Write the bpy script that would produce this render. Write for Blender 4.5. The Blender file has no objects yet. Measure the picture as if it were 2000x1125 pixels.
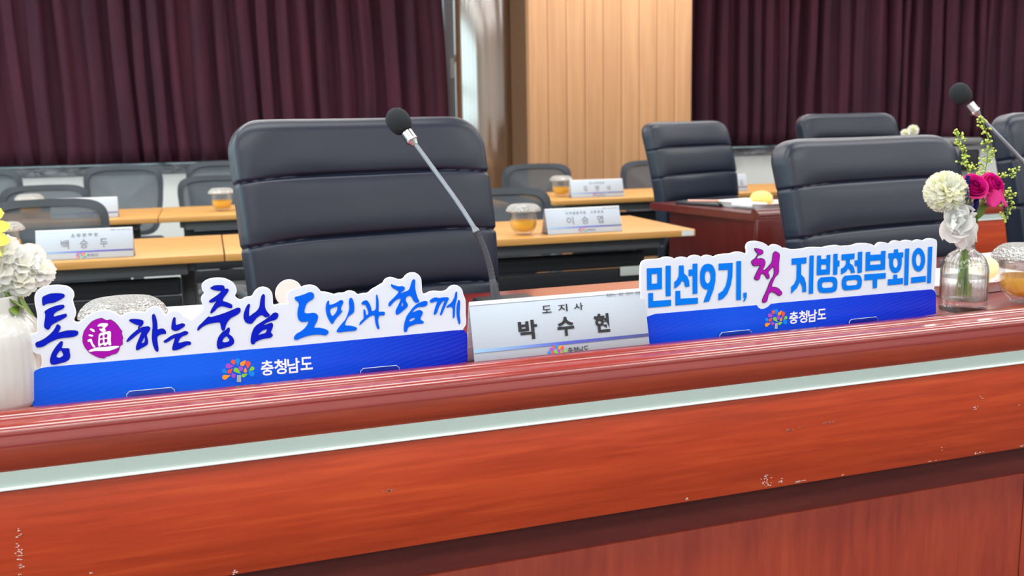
import bpy, bmesh, math, random
from mathutils import Vector, Matrix, Euler, noise

SC = bpy.context.scene
COL = SC.collection
PI = math.pi
R_ = math.radians
random.seed(7)

# ------------------------------------------------------------------ materials
def lin(c):
    return tuple(((v/255.0)/12.92 if v/255.0 <= .04045 else ((v/255.0+.055)/1.055)**2.4) for v in c[:3]) + (1.0,)

MATS = {}
def mat(name, rgb=(200, 200, 200), rough=.5, metal=0.0, coat=0.0, coat_rough=.1, trans=0.0, ior=1.45, sheen=0.0, spec=.5, sss=0.0):
    m = bpy.data.materials.new(name); m.use_nodes = True
    b = m.node_tree.nodes['Principled BSDF']
    b.inputs['Base Color'].default_value = lin(rgb)
    b.inputs['Roughness'].default_value = rough
    b.inputs['Metallic'].default_value = metal
    b.inputs['Coat Weight'].default_value = coat
    b.inputs['Coat Roughness'].default_value = coat_rough
    b.inputs['Transmission Weight'].default_value = trans
    b.inputs['IOR'].default_value = ior
    b.inputs['Sheen Weight'].default_value = sheen
    b.inputs['Specular IOR Level'].default_value = spec
    b.inputs['Subsurface Weight'].default_value = sss
    if sss: b.inputs['Subsurface Scale'].default_value = .01
    MATS[name] = m
    return m

def nodes(m): return m.node_tree.nodes, m.node_tree.links, m.node_tree.nodes['Principled BSDF']

def tex_coord(m, scale=(1, 1, 1), kind='Object', rot=(0, 0, 0)):
    n, l, b = nodes(m)
    tc = n.new('ShaderNodeTexCoord'); mp = n.new('ShaderNodeMapping')
    mp.inputs['Scale'].default_value = scale
    mp.inputs['Rotation'].default_value = rot
    l.new(tc.outputs[kind], mp.inputs['Vector'])
    return mp.outputs['Vector']

def ramp(m, fac, stops):
    n, l, b = nodes(m)
    r = n.new('ShaderNodeValToRGB')
    while len(r.color_ramp.elements) < len(stops): r.color_ramp.elements.new(.5)
    for e, (p, c) in zip(r.color_ramp.elements, stops):
        e.position = p; e.color = lin(c)
    l.new(fac, r.inputs['Fac'])
    return r.outputs['Color']

def noise_tex(m, vec, scale, detail=4, rough=.55, dist=0.0):
    n, l, b = nodes(m)
    t = n.new('ShaderNodeTexNoise')
    t.inputs['Scale'].default_value = scale; t.inputs['Detail'].default_value = detail
    t.inputs['Roughness'].default_value = rough; t.inputs['Distortion'].default_value = dist
    l.new(vec, t.inputs['Vector'])
    return t.outputs['Fac']

def mix_rgb(m, fac, a, c, mode='MIX'):
    n, l, b = nodes(m)
    x = n.new('ShaderNodeMix'); x.data_type = 'RGBA'; x.blend_type = mode
    if isinstance(fac, float): x.inputs['Factor'].default_value = fac
    else: l.new(fac, x.inputs['Factor'])
    for s, v in ((6, a), (7, c)):
        if isinstance(v, tuple): x.inputs[s].default_value = lin(v)
        else: l.new(v, x.inputs[s])
    return x.outputs[2]

def bump(m, h, strength=.2, dist=.002):
    n, l, b = nodes(m)
    x = n.new('ShaderNodeBump'); x.inputs['Strength'].default_value = strength; x.inputs['Distance'].default_value = dist
    l.new(h, x.inputs['Height']); l.new(x.outputs['Normal'], b.inputs['Normal'])

def base(m, sock):
    n, l, b = nodes(m); l.new(sock, b.inputs['Base Color'])

def wood(name, dark, mid, light, scale, rough=.3, coat=.3, rings=True, coat_rough=.15, blotch=.5):
    m = mat(name, mid, rough=rough, coat=coat, coat_rough=coat_rough)
    v = tex_coord(m, scale)
    f1 = noise_tex(m, v, 3.0, 6, .6, .4)
    c1 = ramp(m, f1, [(.30, dark), (.52, mid), (.72, light)])
    v2 = tex_coord(m, tuple(s*.22 for s in scale))
    f2 = noise_tex(m, v2, 2.2, 3, .5, 1.2)
    c2 = ramp(m, f2, [(.3, dark), (.55, mid), (.75, light)])
    base(m, mix_rgb(m, blotch, c1, c2))
    return m

wood('cherry', (150, 46, 18), (182, 62, 26), (204, 82, 36), (1.7, 30, 30), rough=.36, coat=.22, coat_rough=.25, blotch=.42)
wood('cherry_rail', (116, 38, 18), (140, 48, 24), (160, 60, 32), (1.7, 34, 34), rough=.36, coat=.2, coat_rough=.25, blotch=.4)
wood('cherry_vertical', (140, 48, 34), (164, 62, 42), (180, 74, 50), (26, 26, 3.0), rough=.4, coat=.15, coat_rough=.3)
wood('cherry_rim', (128, 26, 20), (142, 32, 25), (154, 42, 30), (1.6, 30, 30), rough=.3, coat=1.0, coat_rough=.15, blotch=.3)
wood('cherry_dark', (70, 14, 14), (88, 22, 20), (102, 30, 26), (14, 14, 4), rough=.34, coat=.3)
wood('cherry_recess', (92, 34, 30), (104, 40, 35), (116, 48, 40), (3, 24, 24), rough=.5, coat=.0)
wood('oak', (190, 138, 72), (202, 150, 83), (213, 164, 97), (2.6, 30, 30), rough=.42, coat=.1)
wood('panel_wood', (176, 130, 92), (192, 145, 104), (204, 158, 116), (16, 16, .6), rough=.5, coat=.05)
wood('column_wood', (96, 66, 44), (120, 84, 56), (138, 100, 70), (14, 14, .6), rough=.34, coat=1.0, coat_rough=.10)
nodes(MATS['column_wood'])[2].inputs['Coat IOR'].default_value = 2.5
mat('panel_side', (112, 78, 52), rough=.6)
nodes(MATS['cherry_rim'])[2].inputs['Coat IOR'].default_value = 1.75
mat('oak_edge', (212, 166, 92), rough=.5)
mat('strip', (198, 214, 208), rough=.42, metal=.35)
mat('strip_lip', (238, 246, 240), rough=.4)
m = mat('leather', (22, 30, 48), rough=.38, spec=.5)
v = tex_coord(m, (1, 1, 1)); bump(m, noise_tex(m, v, 420, 2), .12, .0006)
mat('black_plastic', (30, 32, 36), rough=.45)
mat('dark_plastic', (52, 56, 62), rough=.5)
mat('chair_frame', (58, 66, 75), rough=.5)
mat('grey_plastic', (168, 170, 174), rough=.5)
mat('grey_metal', (128, 132, 138), rough=.4, metal=.5)
mat('beam_metal', (120, 124, 128), rough=.5, metal=.1)
mat('chrome', (200, 202, 204), rough=.22, metal=1.0)
m = mat('modesty', (36, 39, 44), rough=.6)
v = tex_coord(m, (1, 1, 60)); bump(m, noise_tex(m, v, 1.2, 2), .3, .004)
mat('navy_cloth', (34, 38, 52), rough=.8)
# see-through knitted chair back
m = mat('chair_mesh', (76, 86, 95), rough=.7)
n, l, b = nodes(m); v = tex_coord(m, (1, 1, 1))
w = n.new('ShaderNodeTexWave'); w.inputs['Scale'].default_value = 110; w.bands_direction = 'Z'; l.new(v, w.inputs['Vector'])
mr = n.new('ShaderNodeMapRange'); mr.inputs['To Min'].default_value = .74; mr.inputs['To Max'].default_value = .97
l.new(w.outputs['Fac'], mr.inputs['Value']); l.new(mr.outputs['Result'], b.inputs['Alpha'])
# signs
mat('board_white', (226, 231, 245), rough=.4)
mat('board_edge', (250, 250, 252), rough=.5)
mat('ink_navy', (6, 26, 190), rough=.45, spec=.15)
mat('ink_outline', (36, 26, 40), rough=.5)
mat('ink_azure_a', (0, 98, 236), rough=.45, spec=.15)
mat('ink_azure_b', (0, 122, 238), rough=.45, spec=.15)
mat('ink_purple', (168, 22, 168), rough=.45, spec=.15)
mat('ink_seal', (164, 14, 170), rough=.45, spec=.15)
mat('ink_white', (244, 246, 252), rough=.45, spec=.15)
mat('ink_black', (40, 38, 42), rough=.6)
mat('ink_grey', (120, 124, 134), rough=.6)
for nm, c in dict(red=(240, 84, 60), sky=(0, 138, 244), orange=(250, 156, 36), green=(122, 208, 60), violet=(166, 78, 206), trunk=(170, 180, 186)).items():
    mat('emblem_'+nm, c, rough=.45)
def band_mat(name, stops):
    m = mat(name, (0, 70, 220), rough=.32)
    n, l, b = nodes(m)
    v = tex_coord(m, (1, 1, 1))
    sp = n.new('ShaderNodeSeparateXYZ'); l.new(v, sp.inputs[0])
    mr = n.new('ShaderNodeMapRange'); mr.inputs['From Min'].default_value = -.31; mr.inputs['From Max'].default_value = .31
    l.new(sp.outputs['X'], mr.inputs['Value'])
    c = ramp(m, mr.outputs['Result'], stops)
    v2 = tex_coord(m, (1, 1, 1.5), rot=(0, .35, 0))
    w = n.new('ShaderNodeTexWave'); w.inputs['Scale'].default_value = 34; w.inputs['Distortion'].default_value = 7
    w.inputs['Detail'].default_value = 0; w.inputs['Detail Scale'].default_value = .35; w.bands_direction = 'Z'
    l.new(v2, w.inputs['Vector'])
    f = n.new('ShaderNodeMapRange'); f.inputs['From Min'].default_value = .75; f.inputs['From Max'].default_value = 1
    f.inputs['To Max'].default_value = .14
    l.new(w.outputs['Fac'], f.inputs['Value'])
    base(m, mix_rgb(m, f.outputs['Result'], c, (40, 130, 250)))
band_mat('band_a', [(0, (0, 88, 234)), (.35, (0, 96, 240)), (.65, (0, 72, 226)), (1, (6, 28, 190))])
band_mat('band_b', [(0, (0, 60, 220)), (.3, (0, 82, 232)), (.7, (0, 54, 220)), (1, (6, 30, 198))])
# name cards
mat('paper', (186, 196, 208), rough=.6, spec=.2)
mat('paper_white', (226, 228, 230), rough=.6)
mat('acrylic_edge', (224, 228, 234), rough=.2)
def stripe_mat(name, a, b_, c_):
    m = mat(name, b_, rough=.5); n, l, b = nodes(m)
    v = tex_coord(m, (1, 1, 1)); sp = n.new('ShaderNodeSeparateXYZ'); l.new(v, sp.inputs[0])
    mr = n.new('ShaderNodeMapRange'); mr.inputs['From Min'].default_value = -.15; mr.inputs['From Max'].default_value = .15
    l.new(sp.outputs['X'], mr.inputs['Value']); base(m, ramp(m, mr.outputs['Result'], [(0, a), (.5, b_), (1, c_)]))
stripe_mat('stripe', (150, 196, 232), (84, 92, 200), (72, 76, 128))
m = mat('clear', (250, 252, 255), rough=.05)
# thin clear acrylic: fresnel-weighted gloss over plain see-through
n, l, b = nodes(m); out = n['Material Output']
tr = n.new('ShaderNodeBsdfTransparent'); gl = n.new('ShaderNodeBsdfGlossy'); gl.inputs['Roughness'].default_value = .06
fr = n.new('ShaderNodeFresnel'); fr.inputs['IOR'].default_value = 1.5; mx = n.new('ShaderNodeMixShader')
l.new(fr.outputs[0], mx.inputs[0]); l.new(tr.outputs[0], mx.inputs[1]); l.new(gl.outputs[0], mx.inputs[2]); l.new(mx.outputs[0], out.inputs['Surface'])
m = mat('frosted', (214, 210, 222), rough=.2); nodes(m)[2].inputs['Alpha'].default_value = .72
def thin_glass(name, ior, rough, body=0.0, refr=0.0, col=(252, 254, 255), bumpy=0.0):
    m = mat(name, col, rough=.05); n, l, b = nodes(m); out = n['Material Output']
    tr = n.new('ShaderNodeBsdfTransparent'); gl = n.new('ShaderNodeBsdfGlossy'); gl.inputs['Roughness'].default_value = rough
    lw = n.new('ShaderNodeLayerWeight'); lw.inputs['Blend'].default_value = .5
    pw = n.new('ShaderNodeMath'); pw.operation = 'POWER'; pw.inputs[1].default_value = 3.2; l.new(lw.outputs['Facing'], pw.inputs[0])
    fr = n.new('ShaderNodeMapRange'); fr.inputs['To Min'].default_value = ((ior-1)/(ior+1))**2; fr.inputs['To Max'].default_value = .75; l.new(pw.outputs[0], fr.inputs['Value'])
    see = tr.outputs[0]
    def blend(f, a, c):
        x = n.new('ShaderNodeMixShader')
        if isinstance(f, float): x.inputs[0].default_value = f
        else: l.new(f, x.inputs[0])
        l.new(a, x.inputs[1]); l.new(c, x.inputs[2]); return x.outputs[0]
    if refr:
        g = n.new('ShaderNodeBsdfGlass'); g.inputs['IOR'].default_value = 1.25; see = blend(refr, see, g.outputs[0])
    if body:
        d = n.new('ShaderNodeBsdfDiffuse'); d.inputs['Color'].default_value = lin(col); see = blend(body, see, d.outputs[0])
    if bumpy:
        v = tex_coord(m, (1, 1, 1)); t = n.new('ShaderNodeTexVoronoi'); t.inputs['Scale'].default_value = bumpy; l.new(v, t.inputs['Vector'])
        bp = n.new('ShaderNodeBump'); bp.inputs['Strength'].default_value = 1.0; bp.inputs['Distance'].default_value = .01
        l.new(t.outputs['Distance'], bp.inputs['Height'])
        for q in (gl, lw): l.new(bp.outputs['Normal'], q.inputs['Normal'])
        if body: l.new(bp.outputs['Normal'], d.inputs['Normal'])
    l.new(blend(fr.outputs[0], see, gl.outputs[0]), out.inputs['Surface'])
thin_glass('glass', 1.5, .03, .02, .12)
thin_glass('bottle_glass', 1.5, .02, .0, .8)
thin_glass('water', 1.15, .02, .02, .3, (236, 240, 206))
mat('tea', (255, 204, 20), rough=.15, trans=.0, spec=.2)
n, l, b = nodes(MATS['tea']); tl = n.new('ShaderNodeBsdfTranslucent'); tl.inputs['Color'].default_value = lin((255, 222, 70)); mx = n.new('ShaderNodeMixShader'); mx.inputs[0].default_value = .5
l.new(b.outputs[0], mx.inputs[1]); l.new(tl.outputs[0], mx.inputs[2]); l.new(mx.outputs[0], n['Material Output'].inputs['Surface'])
thin_glass('crystal', 2.0, .10, .55, 0, (250, 250, 246), 210)
mat('ceramic', (214, 214, 208), rough=.2, coat=.4)
mat('foam', (34, 38, 42), rough=.95)
m = MATS['foam']; v = tex_coord(m, (1, 1, 1)); bump(m, noise_tex(m, v, 600, 2), .5, .001)
mat('mic_metal', (122, 129, 138), rough=.34, metal=.75)
mat('mic_dark', (74, 80, 88), rough=.42, metal=.2)
# flowers
mat('petal_white', (240, 240, 226), rough=.85, sss=.35, spec=.2)
mat('petal_cream', (236, 236, 196), rough=.85, sss=.35, spec=.2)
mat('petal_pure', (242, 242, 240), rough=.85, sss=.35, spec=.2)
mat('petal_magenta', (222, 30, 150), rough=.5, sss=.1)
mat('petal_deep', (150, 10, 96), rough=.5)
mat('petal_pink', (232, 64, 150), rough=.5, sss=.1)
mat('petal_yellow', (234, 230, 112), rough=.5, sss=.1)
mat('petal_violet', (62, 54, 130), rough=.6)
mat('petal_lilac', (122, 118, 146), rough=.6)
mat('leaf', (96, 128, 44), rough=.5)
mat('stem', (116, 146, 56), rough=.5)
mat('berry', (196, 212, 98), rough=.5)
for nm in [q for q in MATS if q.startswith('petal_')]:          # thin petals pass some light
    n, l, b = nodes(MATS[nm]); b.inputs['Subsurface Weight'].default_value = 0; b.inputs['Specular IOR Level'].default_value = .12
    tl = n.new('ShaderNodeBsdfTranslucent'); tl.inputs['Color'].default_value = b.inputs['Base Color'].default_value
    mx = n.new('ShaderNodeMixShader'); mx.inputs[0].default_value = .42
    l.new(b.outputs[0], mx.inputs[1]); l.new(tl.outputs[0], mx.inputs[2]); l.new(mx.outputs[0], n['Material Output'].inputs['Surface'])
# room
mat('wall_paint', (222, 224, 222), rough=.8)
mat('ceiling_paint', (236, 236, 234), rough=.9)
mat('frame_grey', (170, 174, 182), rough=.45)
m = mat('carpet', (74, 76, 80), rough=.95)
v = tex_coord(m, (1, 1, 1)); base(m, ramp(m, noise_tex(m, v, 60, 4), [(.3, (60, 62, 66)), (.7, (92, 94, 98))]))
m = mat('marble', (120, 122, 128), rough=.25)
v = tex_coord(m, (1, 3, 6)); base(m, ramp(m, noise_tex(m, v, 9, 6, .7, 1.0), [(.35, (70, 74, 80)), (.5, (128, 130, 136)), (.68, (196, 198, 202))]))
m = mat('velvet', (64, 18, 36), rough=.85, sheen=.18)
nodes(m)[2].inputs['Sheen Roughness'].default_value = .4
nodes(m)[2].inputs['Sheen Tint'].default_value = lin((190, 90, 110))
v = tex_coord(m, (1, 1, .25)); base(m, ramp(m, noise_tex(m, v, 5, 4), [(.3, (48, 12, 32)), (.7, (68, 20, 40))]))
def emit(name, rgb, s):
    m = bpy.data.materials.new(name); m.use_nodes = True; n = m.node_tree.nodes; n.clear()
    e = n.new('ShaderNodeEmission'); e.inputs['Color'].default_value = lin(rgb); e.inputs['Strength'].default_value = s
    o = n.new('ShaderNodeOutputMaterial'); m.node_tree.links.new(e.outputs[0], o.inputs['Surface']); MATS[name] = m
emit('daylight', (206, 236, 240), 3.0)
emit('daylight_side', (206, 238, 242), 8.0)
mat('bread', (238, 224, 166), rough=.7)
mat('ham', (226, 170, 160), rough=.6)
mat('cake', (246, 214, 120), rough=.7)
mat('orange_food', (236, 150, 40), rough=.5)
mat('scuff', (226, 196, 190), rough=.8)
mat('scuff_grey', (166, 122, 118), rough=.8)
mat('sticker', (214, 220, 216), rough=.5)
mat('case_dark', (48, 46, 50), rough=.35)
mat('case_grey', (124, 122, 124), rough=.4)
mat('dark_hole', (14, 10, 10), rough=.9)

# ------------------------------------------------------------------ mesh builder
class MB:
    def __init__(s): s.v = []; s.f = []; s.m = []; s.names = []; s.sm = []
    def mi(s, name):
        if name not in s.names: s.names.append(name)
        return s.names.index(name)
    def add(s, verts, faces, mname, smooth=True, M=None):
        o = len(s.v); k = s.mi(mname)
        for p in verts:
            p = Vector(p); s.v.append(M @ p if M else p)
        for f in faces:
            s.f.append([i+o for i in f]); s.m.append(k); s.sm.append(smooth)
        return s
    def bm(s, bm, mname, smooth=True, M=None):
        bm.verts.ensure_lookup_table()
        for i, vv in enumerate(bm.verts): vv.index = i
        s.add([vv.co.copy() for vv in bm.verts], [[vv.index for vv in f.verts] for f in bm.faces], mname, smooth, M)
        bm.free(); return s
    def box(s, c, size, mname, bev=0.0, seg=2, M=None, smooth=None):
        b = bmesh.new(); bmesh.ops.create_cube(b, size=1)
        for vv in b.verts: vv.co = Vector((vv.co.x*size[0]+c[0], vv.co.y*size[1]+c[1], vv.co.z*size[2]+c[2]))
        if bev > 0: bmesh.ops.bevel(b, geom=list(b.edges), offset=bev, segments=seg, affect='EDGES', profile=.5)
        return s.bm(b, mname, bool(bev) if smooth is None else smooth, M)
    def ball(s, c, r, mname, u=16, v=10, M=None):
        if not hasattr(r, '__len__'): r = (r, r, r)
        b = bmesh.new(); bmesh.ops.create_uvsphere(b, u_segments=u, v_segments=v, radius=1)
        for vv in b.verts: vv.co = Vector((vv.co.x*r[0], vv.co.y*r[1], vv.co.z*r[2]))
        MM = Matrix.Translation(c) @ M if M else Matrix.Translation(c)
        return s.bm(b, mname, True, MM)
    def ico(s, c, r, mname, sub=1):
        b = bmesh.new(); bmesh.ops.create_icosphere(b, subdivisions=sub, radius=r)
        return s.bm(b, mname, True, Matrix.Translation(c))
    def lathe(s, prof, mname, seg=40, M=None, ribs=0, rib=0.0, scallop=None):
        vs, fs = [], []
        for i, (r, z) in enumerate(prof):
            for k in range(seg):
                a = 2*PI*k/seg; rr = r
                if ribs and rib: rr = r*(1 + (rib*math.cos(ribs*a) if (scallop is None or scallop[i]) else 0))
                vs.append((rr*math.cos(a), rr*math.sin(a), z))
        n = len(prof)
        for i in range(n-1):
            for k in range(seg):
                k2 = (k+1) % seg
                fs.append((i*seg+k, i*seg+k2, (i+1)*seg+k2, (i+1)*seg+k))
        if prof[0][0] > 1e-6: fs.append(list(range(seg))[::-1])
        if prof[-1][0] > 1e-6: fs.append([(n-1)*seg+k for k in range(seg)])
        return s.add(vs, fs, mname, True, M)
    def tube(s, pts, rad, mname, seg=10, cap=True, M=None):
        pts = [Vector(p) for p in pts]; n = len(pts)
        if not hasattr(rad, '__len__'): rad = [rad]*n
        vs, fs = [], []; prev = None
        for i, p in enumerate(pts):
            t = (pts[min(i+1, n-1)] - pts[max(i-1, 0)]).normalized()
            if prev is None:
                a = Vector((0, 0, 1)) if abs(t.z) < .9 else Vector((1, 0, 0))
                x = t.cross(a).normalized()
            else:
                x = (prev - t*prev.dot(t)).normalized()
            prev = x; y = t.cross(x)
            for k in range(seg):
                a = 2*PI*k/seg; vs.append(p + (x*math.cos(a) + y*math.sin(a))*rad[i])
        for i in range(n-1):
            for k in range(seg):
                k2 = (k+1) % seg; fs.append((i*seg+k, i*seg+k2, (i+1)*seg+k2, (i+1)*seg+k))
        if cap: fs.append(list(range(seg))[::-1]); fs.append([(n-1)*seg+k for k in range(seg)])
        return s.add(vs, fs, mname, True, M)
    def extrude_x(s, prof, x0, x1, mname, smooth=True, close=True, nx=1):
        """profile of (y, z) points swept along x"""
        n = len(prof); vs = []
        for j in range(nx+1):
            x = x0 + (x1-x0)*j/nx
            vs += [(x, y, z) for y, z in prof]
        fs = []
        for j in range(nx):
            for i in range(n if close else n-1):
                i2 = (i+1) % n; fs.append((j*n+i, j*n+i2, (j+1)*n+i2, (j+1)*n+i))
        if close: fs.append(list(range(n))[::-1]); fs.append([nx*n+i for i in range(n)])
        return s.add(vs, fs, mname, smooth)
    def prism(s, poly, z0, z1, mname, smooth=False, M=None):
        n = len(poly); vs = [(x, y, z0) for x, y in poly] + [(x, y, z1) for x, y in poly]
        fs = [list(range(n))[::-1], [n+i for i in range(n)]] + [(i, (i+1) % n, n+(i+1) % n, n+i) for i in range(n)]
        return s.add(vs, fs, mname, smooth, M)
    def build(s, name, parent=None, autosmooth=35):
        me = bpy.data.meshes.new(name)
        me.from_pydata([tuple(p) for p in s.v], [], s.f)
        for nm in s.names: me.materials.append(MATS[nm])
        me.polygons.foreach_set('material_index', s.m)
        me.polygons.foreach_set('use_smooth', s.sm)
        me.update()
        b = bmesh.new(); b.from_mesh(me); bmesh.ops.recalc_face_normals(b, faces=b.faces)
        if autosmooth:
            for e in b.edges:
                if len(e.link_faces) == 2 and e.calc_face_angle(0) > R_(autosmooth): e.smooth = False
        b.to_mesh(me); b.free()
        o = bpy.data.objects.new(name, me); COL.objects.link(o)
        if parent: o.parent = parent
        return o

def empty(name, loc=(0, 0, 0), rz=0.0):
    o = bpy.data.objects.new(name, None); COL.objects.link(o)
    o.location = loc; o.rotation_euler = (0, 0, rz); o.empty_display_size = .05
    return o
def tag(o, label, cat, group=None):
    o['label'] = label; o['category'] = cat
    if group: o['group'] = group
    return o
def structure(o): o['kind'] = 'structure'; return o
def copy_tree(o, parent=None):
    c = o.copy(); COL.objects.link(c); c.parent = parent
    for ch in list(o.children): copy_tree(ch, c)
    return c

# ------------------------------------------------------------------ flat filled shapes (print and cut boards)
def fill2d(loops, ext=.0, offset=0.0, res=1):
    """even-odd filled loops -> (verts, faces) in the xy plane, thickness +-ext"""
    cu = bpy.data.curves.new('tmp', 'CURVE'); cu.dimensions = '2D'; cu.fill_mode = 'BOTH'
    cu.extrude = ext; cu.offset = offset
    for lp in loops:
        sp = cu.splines.new('POLY'); sp.points.add(len(lp)-1)
        for p, q in zip(sp.points, lp): p.co = (q[0], q[1], 0, 1)
        sp.use_cyclic_u = True
    return eval_curve(cu)
def eval_curve(cu):
    o = bpy.data.objects.new('tmp', cu); COL.objects.link(o)
    dg = bpy.context.evaluated_depsgraph_get(); dg.update()
    e = o.evaluated_get(dg); me = e.to_mesh()
    vs = [v.co.copy() for v in me.vertices]; fs = [list(p.vertices) for p in me.polygons]
    e.to_mesh_clear(); bpy.data.objects.remove(o); bpy.data.curves.remove(cu)
    return vs, fs
GLYPHS = {}
def glyph(ch, bold=0.0):
    k = (ch, bold)
    if k not in GLYPHS:
        cu = bpy.data.curves.new('tmp', 'FONT'); cu.body = ch; cu.offset = bold; cu.resolution_u = 4
        vs, fs = eval_curve(cu)
        x0 = min(p.x for p in vs); x1 = max(p.x for p in vs); y0 = min(p.y for p in vs); y1 = max(p.y for p in vs)
        GLYPHS[k] = ([((p.x-x0)/(x1-x0), (p.y-y0)/(y1-y0)) for p in vs], fs)
    return GLYPHS[k]
def put_glyph(mb, ch, box, mname, y, bold=0.0, shear=0.0):
    """one character fitted to box (x0, x1, z0, z1) on the plane y"""
    vs, fs = glyph(ch, bold); x0, x1, z0, z1 = box
    mb.add([(x0+(x1-x0)*a, y, z0+(z1-z0)*b+shear*a) for a, b in vs], fs, mname, False)
def put_line(mb, text, x0, x1, z0, z1, mname, y, bold=0.0, gap=.12):
    n = len(text); w = (x1-x0)/(n - gap)
    for i, ch in enumerate(text):
        if ch != ' ': put_glyph(mb, ch, (x0+i*w, x0+i*w+w*(1-gap), z0, z1), mname, y, bold)
def parse(s):
    t = [int(q)*1e-4 for q in s.split()]; return list(zip(t[::2], t[1::2]))
def soften(p, it=2, keep=.22):
    for _ in range(it):
        q = []
        for i in range(len(p)):
            a, b = p[i], p[(i+1) % len(p)]
            q.append((a[0]+(b[0]-a[0])*keep, a[1]+(b[1]-a[1])*keep)); q.append((b[0]-(b[0]-a[0])*keep, b[1]-(b[1]-a[1])*keep))
        p = q
    return p
def put_shapes(mb, groups, mname, y, it=0, offset=0.0, ext=0.0):
    for g in groups:
        lps = [soften(parse(s), it) if it else parse(s) for s in g]
        vs, fs = fill2d(lps, ext, offset)
        mb.add([(p.x, y - p.z, p.y) for p in vs], fs, mname, False)
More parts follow.
